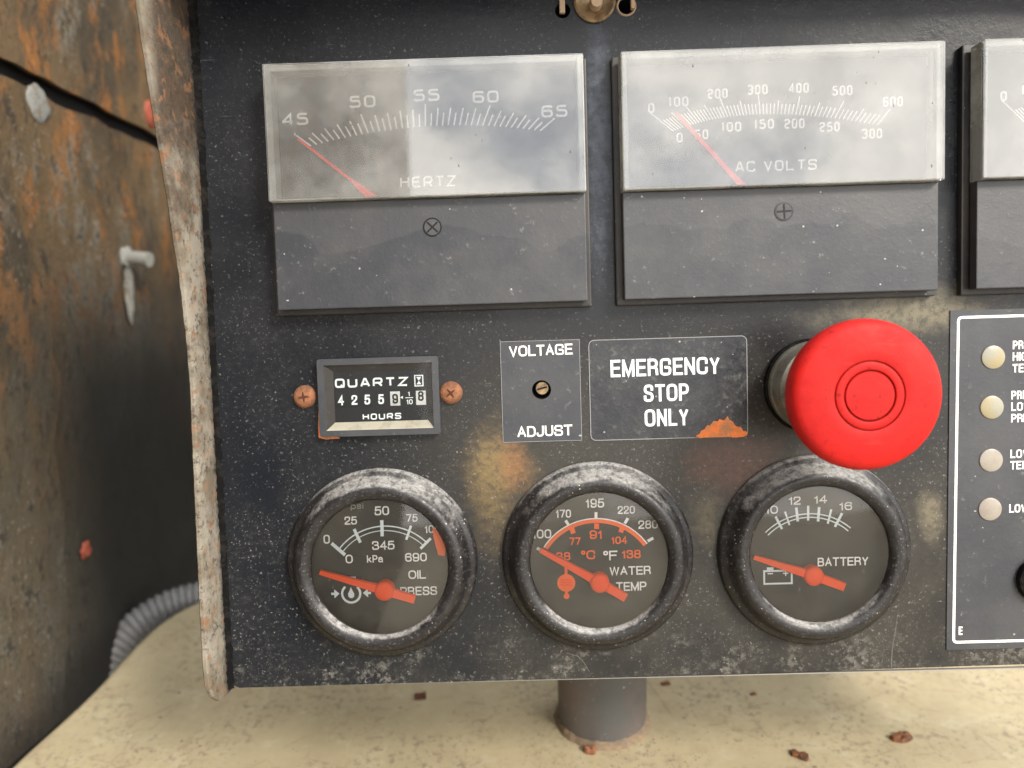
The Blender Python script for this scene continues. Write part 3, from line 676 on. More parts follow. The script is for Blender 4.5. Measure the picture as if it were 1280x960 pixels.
# scratches and a pale drip mark
def scratch(pts, w_=0.25): 
    return ribbon([tuple(p) for p in pts], w_, 0.05)
obj('scratch', scratch([(12.4, -105.8), (16.1, -107.0), (18.1, -109.2), (19.9, -112.5)], .2), M['drip'], box_t)
obj('scratch', scratch([(122.1, -95.6), (121.3, -101.5), (120.3, -107.4), (120.0, -113.4)], .3), M['drip'], box_t)
# tan edge line under the panel

post = thing('support_post', 'round dark grey steel post under the control box, welded to the cream deck', 'post')
post.rotation_euler = (0, 0, 0)
pc = ROT @ Vector((30.9, -172.2, -60.0)); pr_ = 19.2
post.location = (31.2 * S, (pc.y + pr_) * S, DECK_Z)
bm = lathe([(pr_, 0), (pr_, 62.5), (pr_ - .5, 62.5)], n=64); obj('tube', bm, M['post'], post, True)
bm = bmesh.new(); nb = 140; rings = []
for i in range(nb):
    a = 2 * PI * i / nb; k = .7 + .03 * math.sin(a * 31) + .3 * mn.noise(Vector((math.cos(a) * 4, math.sin(a) * 4, 2)))
    rings.append([bm.verts.new(((pr_ - .4 + dx * k) * math.cos(a), (pr_ - .4 + dx * k) * math.sin(a), dz * k)) for dx, dz in ((0, 4.6), (1.4, 3.8), (2.4, 1.8), (3.2, -.1))])
for i in range(nb):
    a, b_ = rings[i], rings[(i + 1) % nb]
    for k in range(3): bm.faces.new((a[k], a[k + 1], b_[k + 1], b_[k]))
bmesh.ops.recalc_face_normals(bm, faces=bm.faces); obj('weld_bead', bm, M['weld'], post, True)

def flake(px, size, seed, label, mat, flat=.3, rot=0):
    q = ROT @ Vector(px)
    bm = bmesh.new(); rnd = random.Random(seed); n = 11
    top = []; bot = []
    for k in range(n):
        a = 2 * PI * k / n; r = size * (0.55 + .55 * rnd.random()); x, y = r * math.cos(a), r * .62 * math.sin(a)
        x, y = x * math.cos(rot) - y * math.sin(rot), x * math.sin(rot) + y * math.cos(rot)
        top.append(bm.verts.new((x * .9, y * .9, size * flat * (0.6 + .9 * rnd.random())))); bot.append(bm.verts.new((x, y, 0)))
    c = bm.verts.new((0, 0, size * flat * 1.1))
    for k in range(n):
        j = (k + 1) % n; bm.faces.new((bot[k], bot[j], top[j], top[k])); bm.faces.new((top[k], top[j], c))
    bm.faces.new(bot[::-1]); bmesh.ops.subdivide_edges(bm, edges=bm.edges[:], cuts=1, fractal=.4, seed=seed)
    bmesh.ops.triangulate(bm, faces=bm.faces); bmesh.ops.recalc_face_normals(bm, faces=bm.faces)
    o = obj('rust_flake', bm, mat); o.rotation_euler = (0, 0, 0); o.location = (q.x * S, q.y * S, DECK_Z + 0.0001)
    return tag(o, label, 'rust flake')
flake((154.2, -171.9, -61.6), 5.2, 3, 'brown flake of rust with an orange corner, lying on the cream deck at the right', M['rust'], .35, .2)
flake((108.1, -173.5, -52.4), 4.2, 5, 'narrow orange brown flake of rust on the cream deck near the bottom edge', M['rust'], .3, -.6)
flake((24.0, -172.6, -57.4), 3.6, 8, 'small orange chip of rust lying against the foot of the post', M['screw'], .7, 0)
flake((-51.2, -165.8, -95.8), 3.6, 13, 'dark red brown flake on the deck below the oil pressure gauge', m_rust('dark_rust', (0.12, 0.04, 0.02), (0.05, 0.02, 0.015)), .5, 0)
flake((63.5, -164.9, -101.4), 2.6, 17, 'tiny dark flake on the deck just right of the post', M['rust'], .3, 0)
flake((101.5, -166.5, -92.3), 2.0, 19, 'tiny black crumb on the deck below the battery gauge', M['rust'], .3, 0)
# fine crumbs of dirt scattered on the deck
bm = bmesh.new(); rnd = random.Random(4)
for i in range(420):
    x = rnd.uniform(-190, 190); y = rnd.uniform(-60, 120)
    if rnd.random() < .45: x = 31 + rnd.gauss(0, 26); y = pc.y + rnd.gauss(-3, 9)
    s_ = rnd.uniform(.15, .55); v = [bm.verts.new((x + s_ * a * rnd.uniform(.5, 1.3), pc.y * 0 + y + s_ * b_ * rnd.uniform(.5, 1.3), c_ * s_)) for a, b_, c_ in ((1, 0, 0), (-.5, .8, 0), (-.5, -.8, 0), (0, 0, .8))]
    for f in ((0, 1, 3), (1, 2, 3), (2, 0, 3)): bm.faces.new([v[k] for k in f])
o = obj('dirt_crumbs', bm, M['weld']); o.rotation_euler = (0, 0, 0); o.location = (0, 0, DECK_Z + .0001); o['kind'] = 'stuff'
tag(o, 'fine dirt crumbs scattered over the cream deck', 'dirt')

# corrugated hose: leaves the back of the box, arcs over the deck edge and drops behind it
ctrl = [Vector((*a, z_)) for a, z_ in (((-145.6, -162.4), -205), ((-174.3, -151.7), -205), ((-196.4, -151.1), -202), ((-215.2, -154.8), -196), ((-229.9, -163.0), -188), ((-238.6, -174.3), -180), ((-242.6, -185.7), -174), ((-245.7, -204.3), -170), ((-247.3, -232.2), -168))]
pts = []
for i in range(len(ctrl) - 1):
    p0, p1, p2, p3 = ctrl[max(i - 1, 0)], ctrl[i], ctrl[i + 1], ctrl[min(i + 2, len(ctrl) - 1)]
    for k in range(40):
        t_ = k / 40; pts.append(0.5 * ((2 * p1) + (p2 - p0) * t_ + (2 * p0 - 5 * p1 + 4 * p2 - p3) * t_ * t_ + (3 * p1 - p0 - 3 * p2 + p3) * t_ ** 3))
s_ = 0; rad = []
for i, q in enumerate(pts):
    if i: s_ += (q - pts[i - 1]).length
    ph = (s_ / 4.1) % 1; rad.append(8.0 + 1.3 * (max(0, math.sin(PI * min(1, ph / .72))) ** .5))
tag(obj('corrugated_hose', tube(pts, rad, 28), M['hose'], None, True), 'grey ribbed conduit curving from behind the box over the deck edge', 'hose')
# pinkish wire end peeping out behind the lip
tag(obj('wire_end', tube([(-95, -52, -150), (-118, -53, -150), (-124, -60, -151), (-124, -70, -152)], 3.2, 12), m_flat('dusty_pink_wire', (0.32, 0.16, 0.14), 0.6), None, True), 'dull pink wire end just visible behind the cream lip', 'wire')

# ------------------------------------------------------------------ panel meters
def quad3(a, m_, b_, t):
    a, m_, b_ = Vector(a), Vector(m_), Vector(b_)
    return a * (2 * (t - .5) * (t - 1)) + m_ * (-4 * t * (t - 1)) + b_ * (2 * t * (t - .5))
def meter(cx, label, kind, rot=0.0, half=49.0):
    """local origin: middle of the case on the panel"""
    t = thing('panel_meter', label, 'meter', (cx, 47, 0), 'panel meters in the top row'); t.rotation_euler = (ROT @ Euler((0, 0, rot)).to_matrix()).to_euler()
    y_top, y_mid, y_bot = 38.2, -3.3, -36.6
    obj('case', box(-half - 1.8, half + 1.6, -38.3, 39.6, 0.02, 2.6, .5), M['base'], t)
    obj('case_body', box(-half + .9, half - .7, y_bot + .3, y_top - 1.0, 2.62, 3.6), M['base'], t)
    bm = box(-half + .2, half - .1, y_bot, y_mid, 3.62, 7.4, .35); cp = obj('lower_cover', bm, M['plate'], t)
    # zero adjuster
    ax, ay = (0.9, -12.2) if kind == 'hertz' else (1.2, -10.8)
    bm = lathe([(2.95, 7.42), (2.95, 7.6), (2.55, 7.62), (2.5, 7.3)], ax, ay, 40); obj('adjuster_rim', bm, M['ink'] if kind == 'hertz' else M['base'], t)
    bm = cyl(ax, ay, 2.5, 7.3, 7.56, 32); ad = obj('adjuster', bm, M['plate'], t)
    sl_ = 0.75 if kind == 'hertz' else 0.05
    bm = bmesh.new()
    for q in (sl_, sl_ + PI / 2 + (.05 if kind == 'hertz' else 0)):
        ribbon([(ax - 2.3 * math.cos(q), ay - 2.3 * math.sin(q)), (ax + 2.3 * math.cos(q), ay + 2.3 * math.sin(q))], .55, 7.6 + .02 * (q > 1), bm=bm)
    obj('slot', bm, M['ink'], ad)
    obj('dial_face', box(-half + 2.4, half - 2.4, y_mid + .4, y_top - 2.2, 3.62, 4.0), M['mdial'], t)
    # clear cover: front plate and four walls
    fb = box(-half, half, y_mid, y_top, 9.6, 11.0, .45)
    fb.normal_update()
    for f in fb.faces: f.material_index = 0 if f.normal.z > .9 else (2 if f.normal.z < -.9 else 1)
    cov = obj('clear_cover', fb, [M['window'], M['clear'], M['pane']], t)
    bm = bmesh.new()
    for a in ((-half + .05, -half + 2.0, y_mid + .05, y_top - .05), (half - 2.0, half - .05, y_mid + .05, y_top - .05), (-half + 2.05, half - 2.05, y_top - 2.0, y_top - .1), (-half + 2.05, half - 2.05, y_mid + .05, y_mid + .8)):
        box(a[0], a[1], a[2], a[3], 3.7, 9.55, .15, 1, bm)
    obj('cover_wall', bm, M['edge'], cov)
    z = 4.05
    bm = bmesh.new(); tx = bmesh.new()
    if kind == 'hertz':
        i3 = ((-36.86, 14.81), (-0.54, 19.70), (35.47, 17.12)); o3 = ((-41.36, 18.21), (-0.29, 26.60), (40.09, 20.84))
        n = 40
        for k in range(n + 1):
            u = k / n; a = quad3(*i3, u); b_ = quad3(*o3, u); q = 1.0 if k % 10 == 0 else (.80 if k % 2 == 0 else .58)
            ribbon([a, a + (b_ - a) * q], .46, z, bm=bm)
        for s__, c in (('45', (-41.50, 23.27)), ('50', (-20.07, 28.00)), ('55', (0.14, 29.30)), ('60', (18.71, 28.19)), ('65', (40.15, 23.05))):
            obj('lettering', squareset(s__, c[0], c[1], 8.2, 3.7, z, .66), M['print'], t)
        squareset('HERTZ', *(-0.34, 2.56), 17.6, 3.4, z, .52, tx)
        nd = [(-40.47, 16.79), (-23.97, 3.17), (-21.06, 0.60), (-14.74, -5.06)]; nw = [.75, .9, 2.2, 3.4]
    else:
        i3 = ((-31.97, 15.67), (-4.88, 19.96), (31.61, 15.56)); o3 = ((-39.18, 21.57), (-5.32, 25.86), (35.71, 20.34))
        if kind == 'amps': i3 = tuple((a, b_ - 1) for a, b_ in i3)
        n = 60
        for k in range(n + 1):
            u = k / n; a = quad3(*i3, u); b_ = quad3(*o3, u); q = 1.0 if k % 10 == 0 else (.74 if k % 5 == 0 else .56)
            ribbon([a, a + (b_ - a) * q], .42, z, bm=bm)
        for s__, c in (('0', (-38.82, 23.04)), ('100', (-30.29, 24.72)), ('200', (-18.03, 26.77)), ('300', (-5.55, 27.58)), ('400', (7.27, 27.64)), ('500', (20.81, 26.46)), ('600', (36.46, 22.52))):
            obj('lettering', squareset(s__, c[0], c[1], 6.3 if len(s__) > 1 else 2.0, 3.1, z, .56), M['print'], t)
        for s__, c in (('0', (-30.10, 13.64)), ('50', (-23.20, 14.40)), ('100', (-13.91, 16.44)), ('150', (-3.66, 16.96)), ('200', (5.82, 16.78)), ('250', (16.79, 15.43)), ('300', (29.99, 12.91))):
            obj('lettering', squareset(s__, c[0], c[1], (6.3 if len(s__) > 2 else 4.2) if len(s__) > 1 else 2.0, 3.1, z, .56), M['print'], t)
        squareset('AC VOLTS' if kind == 'volts' else 'AC', *(-0.03, 4.01), 25.5 if kind == 'volts' else 7, 3.3, z, .52, tx)
        nd = [(-31.51, 20.75), (-16.85, 4.12), (-15.13, 2.10), (-7.01, -6.79)]; nw = [1.0, 1.3, 1.6, 2.6]
    obj('scale_marks', bm, M['print'], t); obj('lettering', tx, M['print'], t)
    # needle, cut off where it runs under the lower cover
    nb_ = ribbon(nd, nw, 5.6); g_ = nb_.faces[:]
    r = bmesh.ops.extrude_face_region(nb_, geom=g_)
    for v in r['geom']:
        if isinstance(v, bmesh.types.BMVert): v.co.z += .5
    bmesh.ops.bisect_plane(nb_, geom=nb_.verts[:] + nb_.edges[:] + nb_.faces[:], plane_co=(0, y_mid + .9, 0), plane_no=(0, -1, 0), clear_outer=True)
    bmesh.ops.recalc_face_normals(nb_, faces=nb_.faces); obj('needle', nb_, M['redneedle'], t)
    return t
meter(-27.3, 'panel meter reading hertz from 45 to 65, leftmost in the top row', 'hertz')
meter(82.0, 'panel meter lettered AC VOLTS with two number rows, above the red stop button', 'volts')
meter(191.6, 'panel meter cut off by the right edge of the picture', 'amps')

# ------------------------------------------------------------------ round gauges
def gauge(i, label, needle):
    cx, cy = GC[i]
    t = thing('round_gauge', label, 'gauge', (cx, cy, 0), 'round gauges in the bottom row')
    prof = [(31.4, .02), (31.5, 1.0), (31.2, 2.0), (30.5, 2.7), (29.6, 3.0), (28.9, 3.7), (28.2, 5.2), (27.3, 7.0), (26.5, 7.9), (25.4, 8.3), (24.2, 8.1), (23.3, 7.7), (22.7, 7.0), (22.4, 6.2), (22.3, 5.2), (24.9, 5.1), (24.9, -4), (25.3, -4), (25.35, .02)]
    obj('bezel', lathe(prof, n=128), M['ring'], t, True)
    obj('housing', lathe([(24.85, 5.0), (24.85, -4.0), (24.8, -4.0), (24.8, 5.0)], n=64), M['dial'], t)
    obj('lens', lathe([(22.25, 5.55), (22.2, 5.9), (15, 6.15), (7, 6.3), (0, 6.35)], n=96), M['glass'], t, True)
    obj('dial_face', lathe([(24.7, -.9), (24.7, .5), (0, .5)], n=96), M['dial'], t)
    a, b_, h = needle; a, b_, h = Vector(a), Vector(b_), Vector(h)
    pts_ = [a, a.lerp(h, .5), h, h.lerp(b_, .5), b_]; nb_ = bmesh.new()
    d = (b_ - a).normalized(); nn = Vector((-d.y, d.x))
    bm = bmesh.new(); ws = [.85, 1.2, 1.7, 1.6, 1.55]
    lo = []; hi = []
    for p_, w_ in zip(pts_, ws):
        lo.append([bm.verts.new((*(p_ + nn * w_), 2.6)), bm.verts.new((*(p_ - nn * w_), 2.6))]); hi.append([bm.verts.new((*(p_ + nn * w_ * .8), 3.5)), bm.verts.new((*(p_ - nn * w_ * .8), 3.5))])
    for k in range(4):
        bm.faces.new((hi[k][0], hi[k][1], hi[k + 1][1], hi[k + 1][0])); bm.faces.new((lo[k][0], lo[k + 1][0], hi[k + 1][0], hi[k][0])); bm.faces.new((lo[k][1], hi[k][1], hi[k + 1][1], lo[k + 1][1]))
    for k in (0, 4): bm.faces.new((lo[k][0], hi[k][0], hi[k][1], lo[k][1]))
    bmesh.ops.recalc_face_normals(bm, faces=bm.faces); nd = obj('needle', bm, M['needle'], t)
    obj('hub', lathe([(3.2, .7), (3.2, 3.6), (2.9, 4.1), (2.2, 4.4), (0, 4.5)], h.x, h.y, 40), M['needle'], nd, True)
    return t
def arcpts(a, m_, b_, n=40):
    a, m_, b_ = Vector(a), Vector(m_), Vector(b_)     # circle through three points
    d = 2 * (a.x * (m_.y - b_.y) + m_.x * (b_.y - a.y) + b_.x * (a.y - m_.y))
    ux = (a.length_squared * (m_.y - b_.y) + m_.length_squared * (b_.y - a.y) + b_.length_squared * (a.y - m_.y)) / d
    uy = (a.length_squared * (b_.x - m_.x) + m_.length_squared * (a.x - b_.x) + b_.length_squared * (m_.x - a.x)) / d
    c = Vector((ux, uy)); r = (a - c).length; t0 = math.atan2(a.y - uy, a.x - ux); t1 = math.atan2(b_.y - uy, b_.x - ux)
    return [(ux + r * math.cos(t0 + (t1 - t0) * k / n), uy + r * math.sin(t0 + (t1 - t0) * k / n)) for k in range(n + 1)], c, r
def inset(pts_, c, k): return [tuple(Vector(c) + (Vector(p) - Vector(c)) * (1 + k / (Vector(p) - Vector(c)).length)) for p in pts_]
Z = 0.6
def words(t, items, mat, bold=0.02):
    for s__, c, wd, ht in items: obj('lettering', textbm(s__, c[0], c[1], wd, ht, Z, bold), M[mat], t)

t = gauge(0, 'round oil pressure gauge with psi and kPa scale, leftmost in the bottom row', ((-20.31, -2.10), (10.56, -12.09), (0.71, -8.82)))
ar, c_, r_ = arcpts((-14.11, 4.95), (0.35, 12.09), (14.84, 6.20))
bm = ribbon(ar, .42, Z); ribbon(inset(ar, c_, -1.5), .28, Z, bm=bm); obj('scale_arc', bm, M['bprint'], t)
bm = bmesh.new()
for a, b_, w_ in (((-16.63, 6.83), (-12.34, 2.78), 1.15), ((-8.98, 11.37), (-7.09, 6.80), 1.0), ((0.28, 14.12), (0.21, 8.71), 1.1), ((9.86, 11.98), (8.12, 7.36), .8), ((16.23, 7.60), (12.69, 4.22), .9)): ribbon([a, b_], w_, Z + .03, bm=bm)
obj('scale_marks', bm, M['bprint'], t)
words(t, [('0', (-18.21, 8.23), 2.1, 3.0), ('25', (-9.98, 14.26), 4.1, 2.7), ('50', (0.41, 17.27), 4.8, 3.0), ('75', (10.25, 14.60), 3.8, 2.6), ('100', (16.79, 10.67), 5.0, 2.6),
          ('345', (0.46, 5.69), 7.4, 2.9), ('kPa', (-2.48, 1.23), 5.4, 2.5), ('0', (-11.05, 1.39), 2.4, 2.9), ('690', (11.09, 1.40), 7.2, 2.9), ('OIL', (11.24, -4.43), 5.8, 2.9), ('PRESS', (11.56, -9.98), 12.2, 2.9)], 'print')
words(t, [('psi', (-7.69, 19.07), 4.2, 2.0)], 'faint')
rim = [(21.6 * math.cos(R(q)), 21.6 * math.sin(R(q)) + .3) for q in range(8, 46, 3)]
obj('warning_zone', poly([(20.62, 1.52), (18.56, 1.95), (17.77, 4.99), (17.14, 8.02), (16.81, 11.19), (18.48, 10.24), (19.87, 7.57), (21.25, 4.52)], Z + .06), M['orange'], t)
ox, oy = (-10.88, -10.30)
bm = ribbon([(ox + 3.0 * math.cos(R(q)), oy + 3.0 * math.sin(R(q))) for q in range(128, 415, 9)], .75, Z)
poly([(ox + a, oy + b_) for a, b_ in ((0, 2.2), (-.55, .9), (-1.05, -.1), (-.95, -1.0), (-.35, -1.5), (.35, -1.5), (.95, -1.0), (1.05, -.1), (.55, .9))][::-1], Z, bm)
for s__ in (-1, 1):
    poly([(ox + s__ * 3.9, oy + .1), (ox + s__ * 5.6, oy + 1.6), (ox + s__ * 5.6, oy - 1.4)], Z, bm); ribbon([(ox + s__ * 5.5, oy + .1), (ox + s__ * 6.6, oy + .1)], .8, Z + .02, bm=bm)
ribbon([(ox - 1.3, oy + 5.3), (ox + 1.8, oy + 5.3)], .9, Z, bm=bm)
obj('oil_symbol', bm, M['bprint'], t)

t = gauge(1, 'round water temperature gauge with an orange arc, middle of the bottom row', ((-18.86, 3.13), (8.64, -13.54), (0.31, -8.22)))
ar, c_, r_ = arcpts((-16.87, 2.87), (0.14, 11.65), (15.70, 3.19))
obj('scale_arc', ribbon(ar, 1.25, Z), M['orange'], t); obj('arc_outline', ribbon(inset(ar, c_, .85), .38, Z), M['print'], t)
bm = bmesh.new()
for a, b_ in (((-19.83, 3.18), (-18.23, 2.16)), ((-10.19, 12.16), (-9.12, 10.40)), ((-0.16, 14.65), (-0.20, 12.63)), ((10.27, 12.35), (9.20, 10.58)), ((18.48, 5.52), (16.61, 4.52))): ribbon([a, b_], .95, Z + .03, bm=bm)
obj('scale_marks', bm, M['print'], t)
bm = bmesh.new()
for a, b_ in (((-8.26, 9.63), (-7.71, 7.74)), ((-0.02, 10.90), (-0.06, 9.03)), ((8.44, 9.55), (7.81, 7.69))): ribbon([a, b_], 1.6, Z + .03, bm=bm)
obj('inner_marks', bm, M['orange'], t)
words(t, [('100', (-18.22, 7.87), 6.4, 3.0), ('170', (-10.87, 14.42), 5.0, 2.7), ('195', (-0.46, 17.65), 6.1, 3.0), ('220', (9.81, 15.13), 5.6, 2.6), ('280', (16.87, 10.07), 6.4, 2.8), ('WATER', (10.65, -5.18), 13.6, 2.9), ('TEMP', (10.92, -10.48), 10.0, 3.0)], 'print')
words(t, [('\u00b0F', (4.32, 0.04), 4.8, 3.2)], 'print'); words(t, [('\u00b0C', (-3.08, 0.47), 4.6, 3.0), ('77', (-7.26, 5.10), 3.6, 2.6), ('91', (-0.33, 7.16), 4.2, 2.9), ('104', (7.24, 5.08), 5.2, 2.5), ('38', (-11.24, 0.16), 4.6, 2.8), ('138', (11.13, 0.31), 6.2, 2.8)], 'orange', .03)
ox, oy = (-10.50, -8.78)
bm = poly(circ(ox, oy, 3.0, 28), Z); poly(rect(ox - .5, ox + .5, oy - 4.0, oy + 6.4, .3), Z + .03, bm); poly(circ(ox, oy - 4.4, 1.0, 16), Z + .05, bm)
sy = obj('thermometer_symbol', bm, M['orange'], t)
bm = bmesh.new()
for q in range(3): ribbon([(ox - 1.9 + k * .38, oy + 1.1 - q * .9 + .22 * math.sin(k * 1.3)) for k in range(11)], .28, Z + .09, bm=bm)
obj('wave_lines', bm, M['redneedle'], sy)

t = gauge(2, 'round battery voltage gauge partly covered by the red button, rightmost of the bottom row', ((-20.19, -1.18), (9.14, -11.88), (-0.91, -7.88)))
ar, c_, r_ = arcpts((-15.58, 6.19), (-1.65, 12.09), (12.27, 6.93))
bm = ribbon(ar, .38, Z); ribbon(inset(ar, c_, -1.2), .38, Z, bm=bm); obj('scale_arc', bm, M['bprint'], t)
bm = bmesh.new()
for a, b_, w_ in (((-12.22, 11.48), (-10.13, 7.24), .8), ((-9.13, 13.04), (-7.69, 8.52), .6), ((-5.45, 14.28), (-4.97, 9.64), .85), ((-1.56, 14.77), (-1.59, 9.85), .75), ((2.03, 14.23), (1.64, 9.46), .85), ((5.98, 13.37), (4.79, 8.63), .7), ((9.49, 12.01), (7.13, 7.52), .85)): ribbon([a, b_], w_, Z + .03, bm=bm)
obj('scale_marks', bm, M['bprint'], t)
words(t, [('10', (-13.52, 13.76), 4.2, 2.7), ('12', (-5.95, 16.53), 3.9, 2.7), ('14', (2.48, 16.75), 4.2, 2.7), ('16', (10.67, 14.29), 4.2, 2.7), ('BATTERY', (9.74, -4.10), 16.6, 2.9)], 'print')
(bx0, by0), (bx1, by1) = (-16.11, -10.94), (-7.07, -6.66)
bm = ribbon(rect(bx0, bx1, by0, by1), .6, Z, True)
for xx in (.22, .78):
    x_ = bx0 + (bx1 - bx0) * xx; ribbon([(x_ - 1.1, by1 + .8), (x_ + 1.1, by1 + .8)], .9, Z, bm=bm); ribbon([(x_ - .9, by0 + 3.4), (x_ + .9, by0 + 3.4)], .4, Z, bm=bm)
ribbon([(bx0 + (bx1 - bx0) * .78, by0 + 2.5), (bx0 + (bx1 - bx0) * .78, by0 + 4.3)], .4, Z + .02, bm=bm)
obj('battery_symbol', bm, M['bprint'], t)

# ------------------------------------------------------------------ hour meter
t = thing('hour_meter', 'small black quartz hour meter between two rusty screws', 'hour meter', (-46.2, -18.2, 0))
W2, H2 = 19.6, 12.6
bm = plate_holes(rect(-W2, W2, -H2, H2, 1.0), [rect(-W2 + 2.1, W2 - 2.1, -H2 + 2.0, H2 - 2.0)], .02, 3.2); bmesh.ops.bevel(bm, geom=[e for e in bm.edges if e.calc_length() > 5 and abs(e.verts[0].co.z - 3.2) < .01 and abs(e.verts[1].co.z - 3.2) < .01 and e.is_boundary is False and len(e.link_faces) == 2 and e.calc_face_angle(0) > 1], offset=.5, segments=2, affect='EDGES')
obj('bezel', bm, M['overlay'], t)
# bevelled slopes down to the face
def slope(o_, i_, zo, zi, mat, name):
    bm = bmesh.new(); A = [bm.verts.new((x, y, zo)) for x, y in o_]; B = [bm.verts.new((x, y, zi)) for x, y in i_]
    bm.faces.new((A[0], A[1], B[1], B[0])); return obj(name, bm, mat, t)
O_ = rect(-W2 + 2.0, W2 - 2.0, -H2 + 1.9, H2 - 1.9); I_ = rect(-W2 + 4.7, W2 - 4.2, -H2 + 4.4, H2 - 4.2)
for k, (mt) in enumerate(('dustw', 'base', 'base', 'base')):
    bm = bmesh.new(); A = [(*O_[k], 2.9), (*O_[(k + 1) % 4], 2.9), (*I_[(k + 1) % 4], 1.0), (*I_[k], 1.0)]
    bm.faces.new([bm.verts.new(v) for v in A]); obj('bevel', bm, M[mt], t)
obj('face', box(-W2 + 3.5, W2 - 3.5, -H2 + 3.5, H2 - 3.5, .3, .9), M['wheel'], t)
def HP(x, y): return None
HZ = 1.0
L_ = lambda px, py: ((px - 46.2 * 0), py)
bm = squareset('QUARTZ', -2.6, 4.6, 23.8, 3.0, HZ, .62); obj('lettering', bm, M['bprint'], t)
bm = squareset('HOURS', .4, -6.6, 12.6, 2.0, HZ, .42); obj('lettering', bm, M['bprint'], t)
bm = ribbon(rect(11.6, 14.2, 3.0, 6.4), .35, HZ, True); poly([(12.1, 5.9), (13.7, 5.9), (12.9, 4.7)][::-1], HZ, bm); poly([(12.1, 3.5), (12.9, 4.7), (13.7, 3.5)][::-1], HZ, bm)
obj('hourglass_mark', bm, M['bprint'], t)
xs_ = [-12.7, -8.3, -4.1, .4, 5.0, 13.4]
for k, ch in enumerate('425598'):
    x_ = xs_[k]; mt = 'wheelw' if k >= 4 else 'wheel'
    bm = bmesh.new(); n = 9; rows = []
    for j in range(n + 1):
        a = R(-48 + 96 * j / n); rows.append([bm.verts.new((x_ - 1.6, -.9 + 3.1 * math.sin(a), .8 + .45 * math.cos(a))), bm.verts.new((x_ + 1.6, -.9 + 3.1 * math.sin(a), .8 + .45 * math.cos(a)))])
    for a, b_ in zip(rows, rows[1:]): bm.faces.new((a[0], a[1], b_[1], b_[0]))
    d = obj('digit_wheel', bm, M[mt], t, True)
    obj('digit', textbm(ch, x_, -.95 if k < 5 else -.3, 1.9, 3.2, 1.32, .035), M['ink'] if k >= 4 else M['bprint'], d)
obj('lettering', textbm('1', 9.5, .55, .7, 1.5, HZ, .03), M['bprint'], t); obj('lettering', textbm('10', 9.6, -2.1, 2.0, 1.6, HZ, .03), M['bprint'], t)
bm = ribbon([(8.3, -.75), (10.8, -.75)], .25, HZ); poly([(7.5, -.1), (6.6, -.6), (7.5, -1.1)], HZ, bm); obj('fraction_bar', bm, M['bprint'], t)
obj('cover_glass', poly(rect(-W2 + 2.15, W2 - 2.15, -H2 + 2.05, H2 - 2.05), 2.75), m_clear('hour_meter_glass', 0.01, (0.5, 0.48, 0.44), 0.3, 0.05, 0.5), t)
# rust bleeding at its lower left corner
obj('rust_trace', ribbon([(-20.3, -4), (-20.5, -9), (-20.2, -12.6), (-18.5, -13.2), (-14, -13.4)], [.3, .7, 1.4, 1.2, .4], .06), M['rustb'], t)

def screw(px, rot, label):
    t = thing('screw', label, 'screw', (*px, 0), 'rusty screws beside the hour meter')
    obj('head', lathe([(3.75, .02), (3.75, .7), (3.3, 1.5), (2.2, 2.1), (1.0, 2.35), (0, 2.4)], n=40), M['screw'], t, True)
    bm = bmesh.new()
    for k in range(2):
        a = rot + k * PI / 2; c, s_ = math.cos(a), math.sin(a)
        ribbon([(-1.7 * c, -1.7 * s_), (-.5 * c, -.5 * s_), (.5 * c, .5 * s_), (1.7 * c, 1.7 * s_)], [.25, .75, .75, .25], 2.43 + .02 * k, bm=bm)
    obj('cross_recess', bm, m_flat('dark_recess', (0.07, 0.025, 0.015), 0.9), t)
screw((-70.8, -17.7), .1, 'rusty cross head screw left of the hour meter')
screw((-23.0, -17.8), .65, 'rusty cross head screw right of the hour meter')

# ------------------------------------------------------------------ labels
t = thing('voltage_label', 'square dark label lettered VOLTAGE ADJUST around a small hole', 'label', (6.4, -18.1, 0))
bm = plate_holes(rect(-13.0, 12.9, -16.6, 16.5), [circ(.1, .4, 3.1, 32)], .05, .25); obj('sheet', bm, M['overlay'], t)
obj('border', ribbon(rect(-12.9, 12.8, -16.5, 16.4), .14, .29, True), M['fine'], t)
obj('lettering', textbm('VOLTAGE', .2, 13.3, 20.6, 3.5, .32, .02, 0.012), M['print'], t)
obj('lettering', textbm('ADJUST', .8, -13.1, 18.0, 3.5, .32, .02, 0.012), M['print'], t)
obj('hole_sleeve', lathe([(3.1, .26), (3.2, .1), (3.1, -6), (2.8, -6)], .1, .4, 32), M['black'], t, True)
obj('trimmer_screw', cyl(.4, .7, 2.2, -4.5, -2.6, 28), M['brass'], t, True)
obj('trimmer_slot', ribbon([(-1.3, .3), (2.0, 1.1)], .6, -2.55), M['ink'], t)

